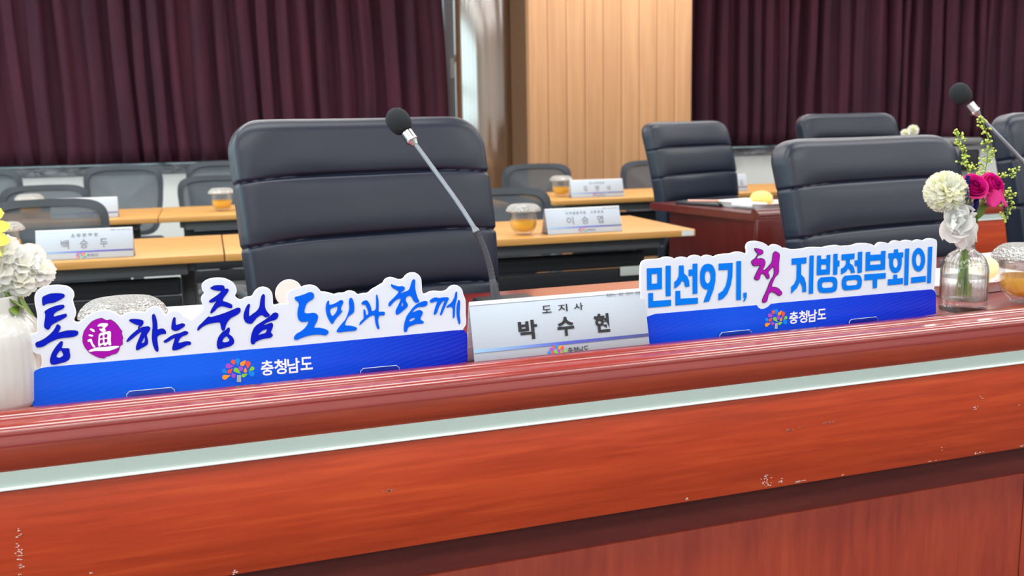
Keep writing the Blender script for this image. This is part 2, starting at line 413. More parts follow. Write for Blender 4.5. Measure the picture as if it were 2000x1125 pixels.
SIGN_A = {'board': [['-3021 491 -2927 539 -2917 721 -2972 728 -3011 752 -3054 836 -3064 938 -3047 976 -3020 1002 -2937 1024 -2937 1142 -2922 1254 -2938 1390 -2943 1502 -2914 1579 -2876 1613 -2834 1634 -2731 1653 -2609 1650 -2509 1623 -2452 1563 -2442 1500 -2452 1461 -2471 1434 -2447 1308 -2437 1239 -2486 1140 -2426 1113 -2361 1153 -2273 1215 -2175 1259 -2080 1268 -1987 1244 -1907 1186 -1872 1155 -1832 1186 -1806 1197 -1740 1213 -1648 1210 -1584 1194 -1558 1189 -1529 1222 -1474 1260 -1420 1271 -1369 1253 -1331 1218 -1311 1170 -1292 1122 -1255 1162 -1207 1187 -1153 1192 -1101 1175 -1064 1129 -1049 1099 -1000 1074 -942 1026 -860 1102 -782 1165 -782 1243 -805 1314 -787 1371 -744 1402 -783 1468 -777 1536 -728 1582 -652 1608 -549 1614 -457 1598 -375 1553 -322 1496 -303 1425 -311 1381 -341 1339 -288 1281 -246 1273 -192 1309 -97 1312 -69 1369 -14 1425 64 1444 139 1414 188 1351 190 1261 187 1156 261 1176 309 1176 410 1172 384 1242 392 1311 446 1368 540 1389 617 1404 686 1425 763 1420 830 1389 870 1338 882 1311 963 1301 1039 1274 1078 1255 1135 1277 1222 1270 1267 1297 1328 1297 1388 1271 1421 1227 1501 1245 1572 1240 1627 1294 1709 1329 1791 1377 1798 1370 1839 1439 1917 1463 1993 1439 2031 1417 2109 1415 2150 1472 2209 1505 2287 1508 2345 1479 2387 1418 2391 1330 2390 1223 2413 1168 2453 1170 2513 1200 2592 1204 2691 1187 2776 1196 2823 1251 2894 1276 2964 1261 3023 1198 3036 1118 3064 1057 3072 967 3063 819 3072 708 3063 639 3016 583 3021 560 3088 458 3076 5 -3081 9']], 'band': [['-3079 368 -3057 444 -3014 501 -2954 527 -2863 537 -701 544 348 543 1864 561 3006 574 3054 541 3081 482 3075 5 -3063 -4 -3084 13 -3090 38']], 'navy': [['-2840 1500 -2803 1520 -2740 1542 -2669 1542 -2598 1534 -2564 1518 -2562 1497 -2588 1471 -2647 1441 -2710 1416 -2761 1416 -2802 1408 -2840 1383 -2848 1428'], ['-2832 1303 -2767 1343 -2683 1371 -2611 1379 -2579 1372 -2579 1346 -2611 1320 -2679 1297 -2723 1261 -2724 1221 -2664 1234 -2591 1251 -2557 1250 -2559 1220 -2595 1194 -2691 1151 -2766 1112 -2791 1057 -2820 1054 -2850 1090 -2849 1124 -2830 1202 -2819 1268'], ['-2689 1120 -2655 1097 -2649 1062 -2694 992 -2631 1010 -2558 1021 -2476 1014 -2436 999 -2433 970 -2461 938 -2524 926 -2638 925 -2711 914 -2807 876 -2882 826 -2965 816 -2981 863 -2969 890 -2906 908 -2842 942 -2765 1004 -2720 1057'], ['-2663 879 -2637 873 -2647 823 -2665 784 -2630 775 -2563 772 -2567 724 -2561 672 -2575 621 -2635 586 -2708 576 -2771 561 -2812 574 -2819 632 -2789 721 -2730 807', '-2672 762 -2706 725 -2740 671 -2702 650 -2659 669 -2644 696 -2659 732'], ['-1771 1099 -1754 1112 -1701 1112 -1637 1101 -1592 1082 -1586 1063 -1592 1035 -1614 1005 -1631 999 -1649 976 -1660 966 -1662 984 -1643 1018 -1681 1032 -1725 1057 -1756 1080'], ['-1828 810 -1785 867 -1729 915 -1666 963 -1606 987 -1532 997 -1507 979 -1506 950 -1535 910 -1561 873 -1549 818 -1546 782 -1554 740 -1606 709 -1660 685 -1695 668 -1712 682 -1704 731 -1671 807 -1613 927 -1636 925 -1692 884 -1754 836 -1803 804 -1819 798', '-1583 857 -1609 809 -1635 765 -1612 763 -1587 786'], ['-1441 1166 -1429 1147 -1416 1100 -1408 1028 -1411 928 -1384 944 -1337 947 -1312 927 -1299 897 -1306 866 -1329 875 -1383 865 -1421 843 -1425 779 -1418 692 -1420 638 -1433 621 -1458 645 -1480 712 -1491 792 -1487 870 -1466 997 -1467 1075 -1467 1146'], ['-1176 1097 -1160 1087 -1165 1037 -1164 979 -1127 987 -1079 1000 -1043 988 -1043 962 -1076 940 -1132 909 -1173 900 -1206 915 -1224 934 -1214 1005 -1191 1082'], ['-1336 771 -1301 790 -1245 828 -1176 855 -1108 863 -1053 888 -1013 877 -1003 855 -1030 832 -1084 822 -1127 782 -1152 719 -1104 726 -1043 739 -989 730 -977 711 -985 683 -1019 690 -1089 656 -1158 629 -1219 624 -1234 643 -1221 696 -1180 805 -1214 797 -1270 762 -1318 742 -1337 753'], ['-670 1475 -612 1507 -537 1508 -477 1498 -471 1447 -429 1451 -416 1428 -442 1386 -492 1330 -516 1278 -459 1259 -386 1219 -381 1179 -404 1164 -463 1190 -528 1210 -585 1189 -626 1143 -682 1108 -684 1138 -640 1213 -583 1293 -646 1268 -687 1271 -692 1296 -632 1331 -555 1379 -510 1425 -561 1431 -625 1448'], ['-879 887 -862 935 -803 989 -709 1076 -696 1055 -602 1072 -488 1103 -372 1143 -300 1168 -270 1151 -275 1101 -330 1061 -407 1032 -457 981 -489 924 -502 866 -534 844 -552 890 -559 980 -636 976 -739 964 -816 926 -866 881'], ['-458 887 -437 885 -438 841 -460 793 -414 759 -387 706 -392 652 -442 616 -518 603 -604 585 -622 607 -625 677 -598 764 -542 829 -484 859', '-489 770 -529 739 -553 691 -514 677 -461 688 -448 712 -472 749'], ['-145 1211 -134 1190 -156 1117 -163 1018 -112 1054 -42 1098 -1 1155 15 1254 38 1322 63 1340 80 1314 70 1220 70 1130 100 1068 141 1019 77 991 22 1044 -47 1009 -88 962 -129 917 -204 936 -234 1004 -230 1063 -202 1140 -170 1198'], ['220 1056 253 1036 251 996 219 953 141 939 62 910 32 877 100 897 149 911 172 886 159 832 127 769 166 725 118 689 40 690 -38 672 -95 646 -108 617 -146 620 -158 667 -138 766 -105 843 -64 890 46 951 135 1005 186 1051', '82 828 18 808 -22 776 -48 743 6 759 59 769 75 798']], 'azure': [['495 1264 568 1277 646 1297 715 1325 770 1310 783 1252 761 1214 682 1176 645 1118 623 1023 674 1006 751 1017 802 996 826 954 805 885 768 826 753 788 835 785 920 756 966 721 955 682 919 658 847 678 761 685 674 679 588 660 487 622 455 649 456 671 492 721 567 754 638 810 689 894 633 886 574 890 537 924 523 987 533 1082 562 1168 502 1225'], ['983 1182 995 1167 988 1110 1050 1118 1112 1145 1165 1176 1195 1161 1202 1129 1165 1070 1158 1008 1183 1020 1179 998 1129 948 1065 882 1031 823 1010 826 970 899 943 980 936 1061 951 1148', '1113 1087 1047 1070 1003 1047 997 1012 1024 934 1069 971 1102 1022'], ['1315 1201 1340 1172 1359 1109 1357 993 1339 963 1267 920 1230 860 1200 787 1305 776 1374 746 1389 727 1363 693 1284 695 1187 694 1125 686 1074 703 1102 750 1157 813 1222 879 1261 965 1286 1043 1279 1133 1292 1185'], ['1460 1092 1488 1131 1550 1146 1583 1092 1608 1037 1614 965 1677 987 1686 1103 1686 1201 1704 1225 1723 1145 1724 1037 1715 948 1774 954 1814 940 1812 909 1789 888 1727 902 1705 841 1708 768 1724 704 1705 685 1679 712 1660 799 1656 916 1584 895 1520 851 1428 768 1418 783 1439 826 1494 871 1489 947 1492 1019 1522 990 1527 908 1568 937 1549 1014 1521 1079 1485 1077'], ['1918 1364 1960 1340 2037 1313 2095 1319 2129 1294 2127 1261 2047 1203 2111 1223 2190 1247 2212 1303 2244 1398 2269 1411 2293 1395 2285 1289 2296 1200 2323 1111 2350 1060 2300 1039 2253 1077 2217 1167 2148 1152 2131 1095 2168 1034 2162 996 2091 942 2011 885 1975 893 1973 952 2017 1026 2069 1134 2010 1124 1951 1084 1895 1021 1866 1028 1873 1080 1953 1147 2044 1237 1977 1276 1921 1318', '2088 1074 2071 1041 2065 1008 2084 1013 2095 1040'], ['2390 1062 2454 1067 2473 1036 2457 993 2407 977 2328 983 2268 949 2222 898 2287 923 2346 938 2394 905 2383 861 2341 791 2409 746 2388 718 2299 725 2220 707 2155 683 2138 616 2104 609 2085 640 2099 746 2137 851 2188 916 2250 989 2310 1033 2350 1046', '2271 819 2214 816 2179 789 2183 764 2232 780 2268 802'], ['2503 1049 2509 1077 2569 1107 2609 1109 2649 1092 2709 1102 2789 1097 2808 1075 2776 1019 2723 914 2680 823 2655 825 2662 869 2705 975 2742 1051 2697 1034 2644 959 2611 863 2571 837 2556 853 2584 954 2627 1049 2577 1043 2527 1027'], ['2926 1180 2939 1165 2934 1076 2900 970 2890 792 2864 755 2855 785 2859 943 2804 947 2774 930 2759 956 2836 1004 2888 1079 2906 1157'], ['2963 1049 2979 1023 2975 925 2964 826 2978 686 2957 660 2938 689 2916 820 2920 939 2942 1026']], 'seal': [['-2120 1159 -2065 1120 -2006 1127 -1957 1086 -1918 1031 -1891 977 -1873 955 -1882 919 -1868 859 -1881 826 -1879 773 -1919 747 -1934 691 -1969 647 -2023 640 -2067 621 -2104 619 -2132 594 -2194 609 -2255 644 -2314 690 -2361 763 -2386 834 -2383 915 -2358 993 -2306 1063 -2249 1121 -2184 1148']], 'sealchar': [['-2290 1016 -2266 1029 -2226 1005 -2220 976 -2240 971'], ['-2316 938 -2283 946 -2248 932 -2244 914 -2276 908'], ['-2326 869 -2278 888 -2264 858 -2262 818 -2234 775 -2230 754 -2257 756 -2284 803 -2292 843 -2323 840'], ['-2328 716 -2279 739 -2215 756 -2120 753 -2014 756 -1929 751 -1925 736 -1996 708 -2072 691 -2145 698 -2239 708 -2303 698'], ['-2192 1046 -2157 1085 -2094 1088 -2042 1076 -2050 1048 -2095 1011 -2076 981 -2104 960 -2145 975 -2168 1017 -2132 1008 -2109 1035 -2139 1044'], ['-2174 943 -2130 957 -2061 968 -2021 971 -2016 930 -2029 838 -2023 774 -2050 765 -2074 796 -2087 774 -2114 765 -2128 789 -2160 780 -2177 759 -2197 772 -2188 852', '-2160 913 -2122 925 -2126 881 -2165 873', '-2104 926 -2064 934 -2068 882 -2108 882', '-2168 856 -2127 864 -2131 810 -2172 802', '-2109 865 -2069 865 -2073 817 -2110 808']], 'clip': [['-1878 -53 -1858 85 -1826 100 -1288 90 -1255 68 -1243 -60'], ['1404 -43 1421 89 1465 117 1948 115 1983 92 1990 -45']], 'bandtext': [['-36 376 707 354 696 138 -50 134']]}
SIGN_B = {'board': [['-3031 1012 -3026 1362 -2994 1428 -2941 1453 -2843 1457 -2659 1454 -2604 1478 -2517 1479 -2440 1465 -2395 1427 -2340 1453 -2252 1462 -2174 1448 -2151 1416 -2107 1463 -2018 1477 -1939 1465 -1888 1426 -1827 1460 -1748 1460 -1679 1436 -1651 1417 -1588 1450 -1463 1457 -1325 1456 -1245 1478 -1141 1477 -1059 1446 -1023 1414 -1030 1414 -1004 1471 -1030 1542 -1007 1610 -940 1641 -805 1639 -669 1596 -571 1520 -504 1563 -421 1558 -338 1518 -302 1486 -226 1487 -128 1452 138 1447 222 1472 449 1458 535 1447 635 1465 771 1471 840 1472 899 1449 1027 1446 1167 1447 1260 1476 1390 1470 1520 1460 1605 1426 1654 1393 1711 1459 1806 1468 1903 1447 1965 1419 2023 1470 2107 1477 2180 1465 2218 1448 2290 1469 2375 1474 2462 1449 2488 1432 2560 1463 2647 1463 2723 1434 2808 1469 2907 1473 2996 1448 3036 1410 3035 1219 3041 916 3047 611 3012 553 3013 518 3064 467 3092 3 -3016 -1']], 'band': [['-3027 548 -882 536 -800 537 -779 496 -723 462 -654 459 -572 491 -511 540 917 533 2941 530 3014 504 3056 448 3086 4 -3016 -1']], 'azure': [['-2919 1316 -2641 1311 -2639 953 -2912 959', '-2832 1217 -2726 1216 -2725 1055 -2831 1054'], ['-2574 1336 -2480 1333 -2477 826 -2569 829'], ['-2892 905 -2801 904 -2801 766 -2468 763 -2467 660 -2890 662'], ['-2328 1322 -2237 1321 -2229 1185 -2171 1136 -2131 1054 -2122 956 -2208 958 -2220 1020 -2259 1073 -2303 1007 -2353 966 -2411 943 -2412 1054 -2365 1086 -2332 1147 -2325 1236'], ['-2069 1335 -1977 1334 -1971 827 -2063 827 -2067 1134 -2143 1134 -2144 1243 -2068 1242'], ['-2389 904 -2297 900 -2293 766 -1961 759 -1960 656 -2387 660'], ['-1572 1304 -1299 1301 -1301 1074 -1327 925 -1394 778 -1473 703 -1567 678 -1569 796 -1487 836 -1425 922 -1393 1061 -1387 1189 -1571 1192'], ['-1228 1323 -1134 1320 -1124 653 -1218 656'], ['-1080 774 -1010 772 -1014 687 -1042 633 -1074 612 -1077 641 -1052 680 -1078 687'], ['-1780 1316 -1736 1309 -1700 1293 -1671 1261 -1648 1219 -1634 1173 -1627 1128 -1630 1007 -1660 879 -1748 674 -1856 671 -1768 882 -1798 882 -1830 892 -1865 914 -1893 947 -1912 988 -1923 1039 -1926 1109 -1924 1168 -1917 1208 -1903 1246 -1882 1277 -1853 1303 -1819 1314', '-1724 1087 -1725 1064 -1729 1041 -1735 1021 -1743 1005 -1754 993 -1765 986 -1777 984 -1789 988 -1801 996 -1811 1010 -1820 1028 -1827 1048 -1831 1071 -1833 1095 -1832 1119 -1828 1141 -1822 1161 -1814 1177 -1804 1189 -1792 1196 -1780 1198 -1768 1195 -1756 1186 -1746 1173 -1737 1155 -1730 1134 -1726 1111'], ['-123 1297 183 1299 183 1192 76 1192 82 1004 148 945 186 846 199 691 116 691 111 780 61 879 5 775 -116 679 -119 803 -54 852 -14 933 -15 1189 -120 1188'], ['245 1324 333 1322 342 651 250 651'], ['402 1314 483 1313 488 1246 600 1245 600 1313 681 1312 682 967 405 969', '492 1150 601 1148 603 1061 492 1063'], ['744 1322 835 1320 837 1199 880 1199 880 1093 841 1090 839 950 751 951'], ['427 804 431 852 448 893 497 926 727 922 793 909 831 872 850 822 848 724 834 679 803 649 738 638 550 643 489 657 455 684 435 731', '519 779 525 819 558 837 716 832 749 817 759 786 751 746 720 730 561 731 532 748'], ['917 1303 1197 1303 1197 1205 1101 1204 1098 1136 1159 1098 1196 1042 1218 954 1133 956 1122 998 1073 1050 1023 985 919 946 915 1049 978 1076 1017 1122 1020 1199 921 1201'], ['1266 1323 1361 1324 1369 949 1274 948 1265 1076 1206 1078 1204 1180 1270 1178'], ['941 767 941 835 963 887 1002 918 1260 918 1314 908 1351 879 1377 813 1375 735 1359 686 1331 661 1272 654 1036 652 989 667 958 702', '1036 808 1070 830 1241 831 1271 819 1283 791 1279 756 1251 734 1080 735 1047 749'], ['1438 1311 1533 1311 1535 1256 1772 1251 1772 1311 1871 1311 1873 968 1444 971', '1541 1146 1774 1144 1775 1073 1540 1074'], ['1426 913 1894 908 1896 804 1712 809 1710 645 1620 647 1610 801 1428 805'], ['2063 861 2151 857 2152 787 2283 788 2287 677 1948 677 1946 787 2064 784'], ['2302 1320 2396 1319 2408 648 2315 650'], ['2466 785 2804 789 2806 680 2471 676'], ['2823 1320 2919 1320 2927 649 2837 647'], ['2055 1318 2145 1324 2149 1260 2264 1259 2267 1163 2235 1162 2242 1110 2242 1040 2230 981 2208 933 2161 896 2107 888 2052 902 2011 937 1980 988 1966 1039 1960 1099 1962 1163 1935 1169 1933 1260 2058 1258', '2156 1073 2156 1052 2153 1033 2147 1016 2139 1002 2129 992 2118 986 2106 985 2093 988 2081 995 2070 1007 2061 1022 2054 1040 2049 1060 2046 1080 2046 1100 2050 1119 2055 1136 2063 1150 2073 1160 2084 1166 2096 1168 2109 1165 2121 1157 2132 1146 2141 1131 2148 1113 2153 1093'], ['2768 1089 2767 1051 2763 1014 2754 980 2741 950 2724 924 2703 904 2681 889 2656 881 2630 880 2604 885 2578 896 2554 914 2531 938 2512 966 2495 998 2482 1033 2473 1070 2469 1108 2469 1146 2474 1182 2483 1215 2496 1245 2513 1271 2533 1291 2555 1306 2580 1314 2606 1316 2632 1311 2657 1300 2682 1282 2704 1259 2724 1231 2741 1199 2754 1164 2763 1127', '2675 1092 2675 1066 2672 1042 2666 1020 2658 1003 2647 989 2635 982 2622 980 2609 984 2595 993 2583 1007 2573 1026 2565 1049 2559 1074 2556 1099 2556 1125 2559 1149 2565 1170 2573 1188 2584 1201 2596 1209 2609 1211 2622 1207 2636 1198 2648 1183 2658 1164 2666 1142 2672 1117']], 'purple': [['-893 1522 -816 1517 -727 1489 -695 1457 -705 1417 -752 1397 -800 1394 -832 1337 -731 1348 -668 1315 -647 1261 -666 1203 -705 1135 -657 1138 -577 1209 -523 1265 -511 1405 -480 1438 -446 1445 -373 1402 -364 1360 -378 1219 -370 1053 -448 999 -526 833 -457 831 -373 798 -301 727 -294 696 -328 669 -369 660 -440 713 -510 749 -571 712 -596 595 -629 568 -698 567 -706 627 -634 752 -543 959 -476 1037 -483 1191 -561 1120 -594 1087 -561 1031 -564 978 -619 976 -669 1062 -738 1079 -756 986 -803 960 -879 995 -860 1052 -794 1165 -755 1221 -823 1214 -877 1212 -911 1237 -944 1292 -913 1325 -860 1351 -827 1401 -807 1424 -856 1467']], 'clip': [['-1549 -35 -1536 106 -1491 128 -996 123 -944 96 -931 -30'], ['1106 -51 1116 97 1165 125 1658 121 1716 92 1734 -51']], 'bandtext': [['-141 360 629 364 637 148 -134 142']]}
DROPS = [('red', -419, 386, 32, -399, 334), ('sky', -356, 397, 35, -359, 314), ('orange', -292, 343, 33, -236, 397), ('red', -213, 339, 37, -222, 262), ('green', -157, 261, 30, -208, 228), ('sky', -167, 183, 40, -220, 225), ('violet', -316, 271, 35, -347, 310), ('orange', -257, 231, 24, -252, 289), ('green', -387, 262, 34, -322, 196), ('green', -284, 169, 29, -223, 188), ('violet', -489, 330, 38, -412, 315), ('red', -479, 246, 30, -431, 291), ('sky', -548, 261, 34, -514, 220), ('violet', -424, 177, 30, -446, 228), ('orange', -548, 170, 36, -465, 191)]
TRUNK = [(-376, 186), (-317, 180), (-326, 77), (-386, 83)]
def grow(p, d):
    a = sum(p[i][0]*p[(i+1) % len(p)][1]-p[(i+1) % len(p)][0]*p[i][1] for i in range(len(p)))
    sgn = 1 if a > 0 else -1; q = []; n = len(p)
    for i in range(n):
        u = Vector(p[i])-Vector(p[i-1]); v = Vector(p[(i+1) % n])-Vector(p[i])
        if u.length < 1e-9 or v.length < 1e-9: q.append(p[i]); continue
        n1 = Vector((u.y, -u.x)).normalized()*sgn; n2 = Vector((v.y, -v.x)).normalized()*sgn
        b = (n1+n2); b = b/max(b.length_squared, .6)*2 if b.length > 1e-6 else n1
        q.append((p[i][0]+b.x*d, p[i][1]+b.y*d))
    return q

ROOM = R_(-3.5)                                   # tables, curtains and walls stand 3.5 degrees off the main desk
def W(u, v, z=0.0):
    return Vector((u*math.cos(ROOM)-v*math.sin(ROOM), u*math.sin(ROOM)+v*math.cos(ROOM), z))
ZD = .77                                          # desk top
ZT = .72                                          # training table top

# ================================================================== the room
def slab(name, u0, u1, v0, v1, z0, z1, mname, bev=0):
    mb = MB(); mb.box(((u0+u1)/2, (v0+v1)/2, (z0+z1)/2), (u1-u0, v1-v0, z1-z0), mname, bev)
    o = mb.build(name); o.rotation_euler.z = ROOM; return structure(o)
slab('floor', -6.2, 11, -4.5, 8.7, -.1, 0, 'carpet')
slab('ceiling', -6.2, 11, -4.5, 8.7, 2.95, 3.05, 'ceiling_paint')
# back wall: white dado below the sill, piers above, window openings behind the curtains
mb = MB()
mb.box((2.4, 8.43, .4), (17.2, .44, .8), 'wall_paint')
mb.box((2.4, 8.55, 2.85), (17.2, .2, .2), 'wall_paint')
mb.box((-5.2, 8.55, 1.8), (2.0, .2, 2.0), 'wall_paint')
mb.box((3.0, 8.55, 1.8), (1.6, .2, 2.0), 'wall_paint')
mb.box((10.4, 8.55, 1.8), (1.2, .2, 2.0), 'wall_paint')
o = mb.build('wall_back'); o.rotation_euler.z = ROOM; structure(o)
mb = MB(); mb.box((2.4, 8.34, .835), (17.0, .32, .07), 'marble', .008)
o = mb.build('trim_1'); o.rotation_euler.z = ROOM; structure(o)
def window(name, u0, u1, v, z0, z1, posts):
    e = empty(name); e.rotation_euler.z = ROOM; structure(e)
    g = MB(); g.box(((u0+u1)/2, v+.03, (z0+z1)/2), (u1-u0, .01, z1-z0), 'daylight'); g.build('pane', e)
    f = MB()
    for z in (z0+.025, z1-.025): f.box(((u0+u1)/2, v, z), (u1-u0, .06, .05), 'frame_grey', .004)
    f.box(((u0+u1)/2, v, z0+(z1-z0)*.42), (u1-u0, .05, .06), 'frame_grey', .004)
    for k in range(posts+1): f.box((u0+(u1-u0)*k/posts, v, (z0+z1)/2), (.07, .07, z1-z0), 'frame_grey', .004)
    f.build('window_frame', e); return e
window('window_1', -4.2, 2.2, 8.5, .87, 2.75, 5)
window('window_2', 3.8, 9.8, 8.5, .87, 2.75, 5)
# left wall with its daylight window
mb = MB()
mb.box((-6.1, 2.0, .5), (.2, 13, 1.0), 'wall_paint'); mb.box((-6.1, 2.0, 2.85), (.2, 13, .2), 'wall_paint')
mb.box((-6.1, -3.5, 1.9), (.2, 2.0, 1.8), 'wall_paint'); mb.box((-6.1, 8.25, 1.9), (.2, .7, 1.8), 'wall_paint')
o = mb.build('wall_left'); o.rotation_euler.z = ROOM; structure(o)
e = empty('window_3'); e.rotation_euler.z = ROOM; structure(e)
g = MB(); g.box((-6.12, 2.7, 1.88), (.01, 10.4, 1.75), 'daylight_side'); g.build('pane', e)
f = MB()
for z in (1.02, 1.62, 2.73): f.box((-6.06, 2.7, z), (.07, 10.4, .09), 'frame_grey', .004)
for k in range(5): f.box((-6.06, -2.5+2.6*k, 1.88), (.08, .07, 1.75), 'frame_grey', .004)
f.build('window_frame', e)
slab('wall_right', 10.8, 11, -4.5, 8.7, 0, 2.95, 'wall_paint')
slab('wall_front', -6.2, 11, -4.7, -4.5, 0, 2.95, 'wall_paint')
# the pale jamb with its white latch between curtain and pillar
mb = MB(); mb.box((2.05, 8.24, 1.9), (.36, .05, 2.05), 'frame_grey', .006)
o = mb.build('trim_2'); o.rotation_euler.z = ROOM; structure(o)
mb = MB(); mb.box((1.925, 8.205, 1.565), (.03, .02, .16), 'paper_white', .004)
o = mb.build('window_latch'); o.rotation_euler.z = ROOM
tag(o, 'small white latch on the grey window jamb beside the left curtain', 'latch')
# round veneered pillar and the flat wood panel beside it
mb = MB(); mb.lathe([(.5, 0), (.5, 2.95)], 'column_wood', 128, Matrix.Diagonal((1, .50, 1, 1)))
o = mb.build('pillar'); o.location = (2.895, 7.9, 0); structure(o)
mb = MB()
w = (3.535-2.25)/9
mb.box(((2.25+3.535)/2, 7.22, 1.475), (3.535-2.25, .05, 2.95), 'panel_wood')
mb.box(((2.25+3.535)/2, 7.45, 1.475), (3.535-2.25-.02, .44, 2.93), 'panel_side')
for k in range(9):
    mb.box((2.25+w*(k+.5), 7.19, 1.475), (w-.004, .02, 2.95), 'panel_wood', .0015)
o = mb.build('wall_panel'); o.rotation_euler.z = ROOM; structure(o)

# curtains
def curtain(name, u0, u1, v, z0, z1, folds, seed, label, skew=0.0):
    rnd = random.Random(seed); nu = folds*14; nz = 16; vs = []
    ph = []; x = 0
    amp = [rnd.uniform(.5, 1.15) for _ in range(folds+2)]; wid = [rnd.uniform(.65, 1.4) for _ in range(folds)]
    tot = sum(wid); cuts = [0]
    for q in wid: cuts.append(cuts[-1]+q/tot)
    def phase(t):
        for k in range(folds):
            if t <= cuts[k+1]+1e-9: return k + (t-cuts[k])/(cuts[k+1]-cuts[k])
        return folds
    for j in range(nz+1):
        h = j/nz
        for i in range(nu+1):
            t = i/nu; p = phase(t); k = int(min(p, folds-1)); a = amp[k]*(1-(p-k))+amp[k+1]*(p-k)
            drift = .05*noise.noise(Vector((k*1.7+seed, h*1.3, 2.1)))*(1-h)
            s = math.sin(2*PI*p); y = .062*a*(s + .32*math.sin(4*PI*p+1.1*k) + .15*math.sin(6*PI*p+k*2.3))*(.75+.35*h)
            y += .02*noise.noise(Vector((t*30+seed, h*2.4, 0)))
            z = z0+(z1-z0)*h + (.012*noise.noise(Vector((t*16, seed, 0))) if j == 0 else 0)
            vs.append((u0+(u1-u0)*t + drift + skew*h*t - .02*math.sin(4*PI*p)*a, v+y, z))
    fs = [(j*(nu+1)+i, j*(nu+1)+i+1, (j+1)*(nu+1)+i+1, (j+1)*(nu+1)+i) for j in range(nz) for i in range(nu)]
    mb = MB(); mb.add(vs, fs, 'velvet'); o = mb.build(name, autosmooth=0); o.rotation_euler.z = ROOM
    md = o.modifiers.new('thick', 'SOLIDIFY'); md.thickness = .004
    return tag(o, label, 'curtain')
curtain('curtain', -2.3, 1.855, 8.1, .885, 2.9, 25, 3, 'dark burgundy pleated curtain hanging left of the wood pillar', -.06)
curtain('curtain', 3.72, 8.9, 8.1, .885, 2.9, 34, 11, 'dark burgundy pleated curtain hanging right of the tan wood panel')

# lamps: three rows of long ceiling lights and daylight
def area(name, loc, sx, sy, power, rot=(0, 0, 0), col=(1, 1, 1)):
    d = bpy.data.lights.new(name, 'AREA'); d.shape = 'RECTANGLE'; d.size = sx; d.size_y = sy; d.energy = power; d.color = col
    o = bpy.data.objects.new(name, d); COL.objects.link(o); o.location = loc; o.rotation_euler = rot; return o
LP = 1.0
for v, pw in ((-3.2, 50), (-1.4, 62), (.6, 62), (2.4, 55), (4.4, 66), (6.5, 74)):
    for u in (-3.6, -.2, 3.2, 6.6):
        area('ceiling_lamp', W(u, v, 2.93), 2.6, .6, pw*LP, (0, 0, ROOM), (1.0, .985, .96))
wd = bpy.data.worlds.new('world'); SC.world = wd; wd.use_nodes = True
wd.node_tree.nodes['Background'].inputs['Color'].default_value = (.8, .88, 1, 1)
wd.node_tree.nodes['Background'].inputs['Strength'].default_value = .5

# ================================================================== the main desk
def desk(x0, x1, loc, label, seams, left_slant=None, xs=None):
    """front face along -y at local y=0; depth .73"""
    e = empty('conference_desk', loc); tag(e, label, 'desk')
    zt = ZD
    mb = MB()
    if left_slant:
        mb.prism([(x0+left_slant, .04), (x1, .04), (x1, .73), (x0-.06, .73)], zt-.03, zt, 'cherry_dark')
    else:
        mb.box(((x0+x1)/2, .385, zt-.015), (x1-x0, .69, .03), 'cherry_rim')
    mb.build('desk_top', e)
    # reeded edge: crest, two beads and a short flat face
    def bead(cy, cz, r, a0, a1, n=12):
        return [(cy+r*math.cos(R_(a0+(a1-a0)*i/(n-1))), zt+cz+r*math.sin(R_(a0+(a1-a0)*i/(n-1)))) for i in range(n)]
    pr = [(.064, zt), (.059, zt+.008), (.052, zt+.0145), (.045, zt+.0168)]
    pr += bead(.036, .0045, .0123, 72, 162)
    pr += bead(.0165, -.0072, .0135, 100, 190)
    pr += [(.0012, zt-.014), (.0010, zt-.022), (.03, zt-.022), (.05, zt-.018)]
    m_ = MB(); m_.extrude_x(pr, x0+(left_slant or 0), x1, 'cherry_dark' if left_slant else 'cherry_rim'); m_.build('edge_moulding', e, 50)
    xs = xs or x0
    if xs > x0:
        m_ = MB(); m_.box(((x0+xs)/2+.01, .014, zt-.13), (xs-x0-.021, .028, .218), 'cherry_dark', .003); m_.build('corner_panel', e)
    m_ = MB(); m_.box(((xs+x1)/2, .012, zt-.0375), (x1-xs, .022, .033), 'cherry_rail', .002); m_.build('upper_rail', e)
    m_ = MB(); m_.box(((xs+x1)/2, .011, zt-.0635), (x1-xs, .024, .020), 'strip'); m_.box(((xs+x1)/2, .0085, zt-.0755), (x1-xs, .026, .0032), 'strip_lip', .001)
    o = m_.build('inlay_strip', e); o['label'] = 'pale silver inlay strip'
    m_ = MB(); m_.box(((xs+x1)/2, .012, zt-.1585), (x1-xs, .024, .161), 'cherry', .0015); m_.build('fascia', e)
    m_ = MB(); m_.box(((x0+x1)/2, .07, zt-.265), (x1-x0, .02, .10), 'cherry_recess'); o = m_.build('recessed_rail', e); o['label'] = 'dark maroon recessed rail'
    m_ = MB(); cuts = [x0]+seams+[x1]
    for a, b_ in zip(cuts, cuts[1:]): m_.box(((a+b_)/2, .066, .2275), (b_-a-.003, .022, .455), 'cherry_vertical', .001)
    m_.build('modesty_panel', e)
    m_ = MB()
    m_.prism([(x0+.02+(left_slant or 0)*.5, .05), (x0+.05+(left_slant or 0)*.5, .05), (x0+.03, .66), (x0, .66)], 0, zt-.03, 'cherry_dark' if left_slant else 'cherry_vertical')
    m_.build('end_panel', e)
    m_ = MB(); m_.box((x1-.02, .36, (zt-.03)/2), (.03, .6, zt-.03), 'cherry_vertical'); m_.build('end_panel', e)
    return e
main_desk = desk(-1.25, 3.05, (0, 1.388, 0), 'long red cherry conference desk with silver strip across the front, carrying both signs', [-.14, 1.56])
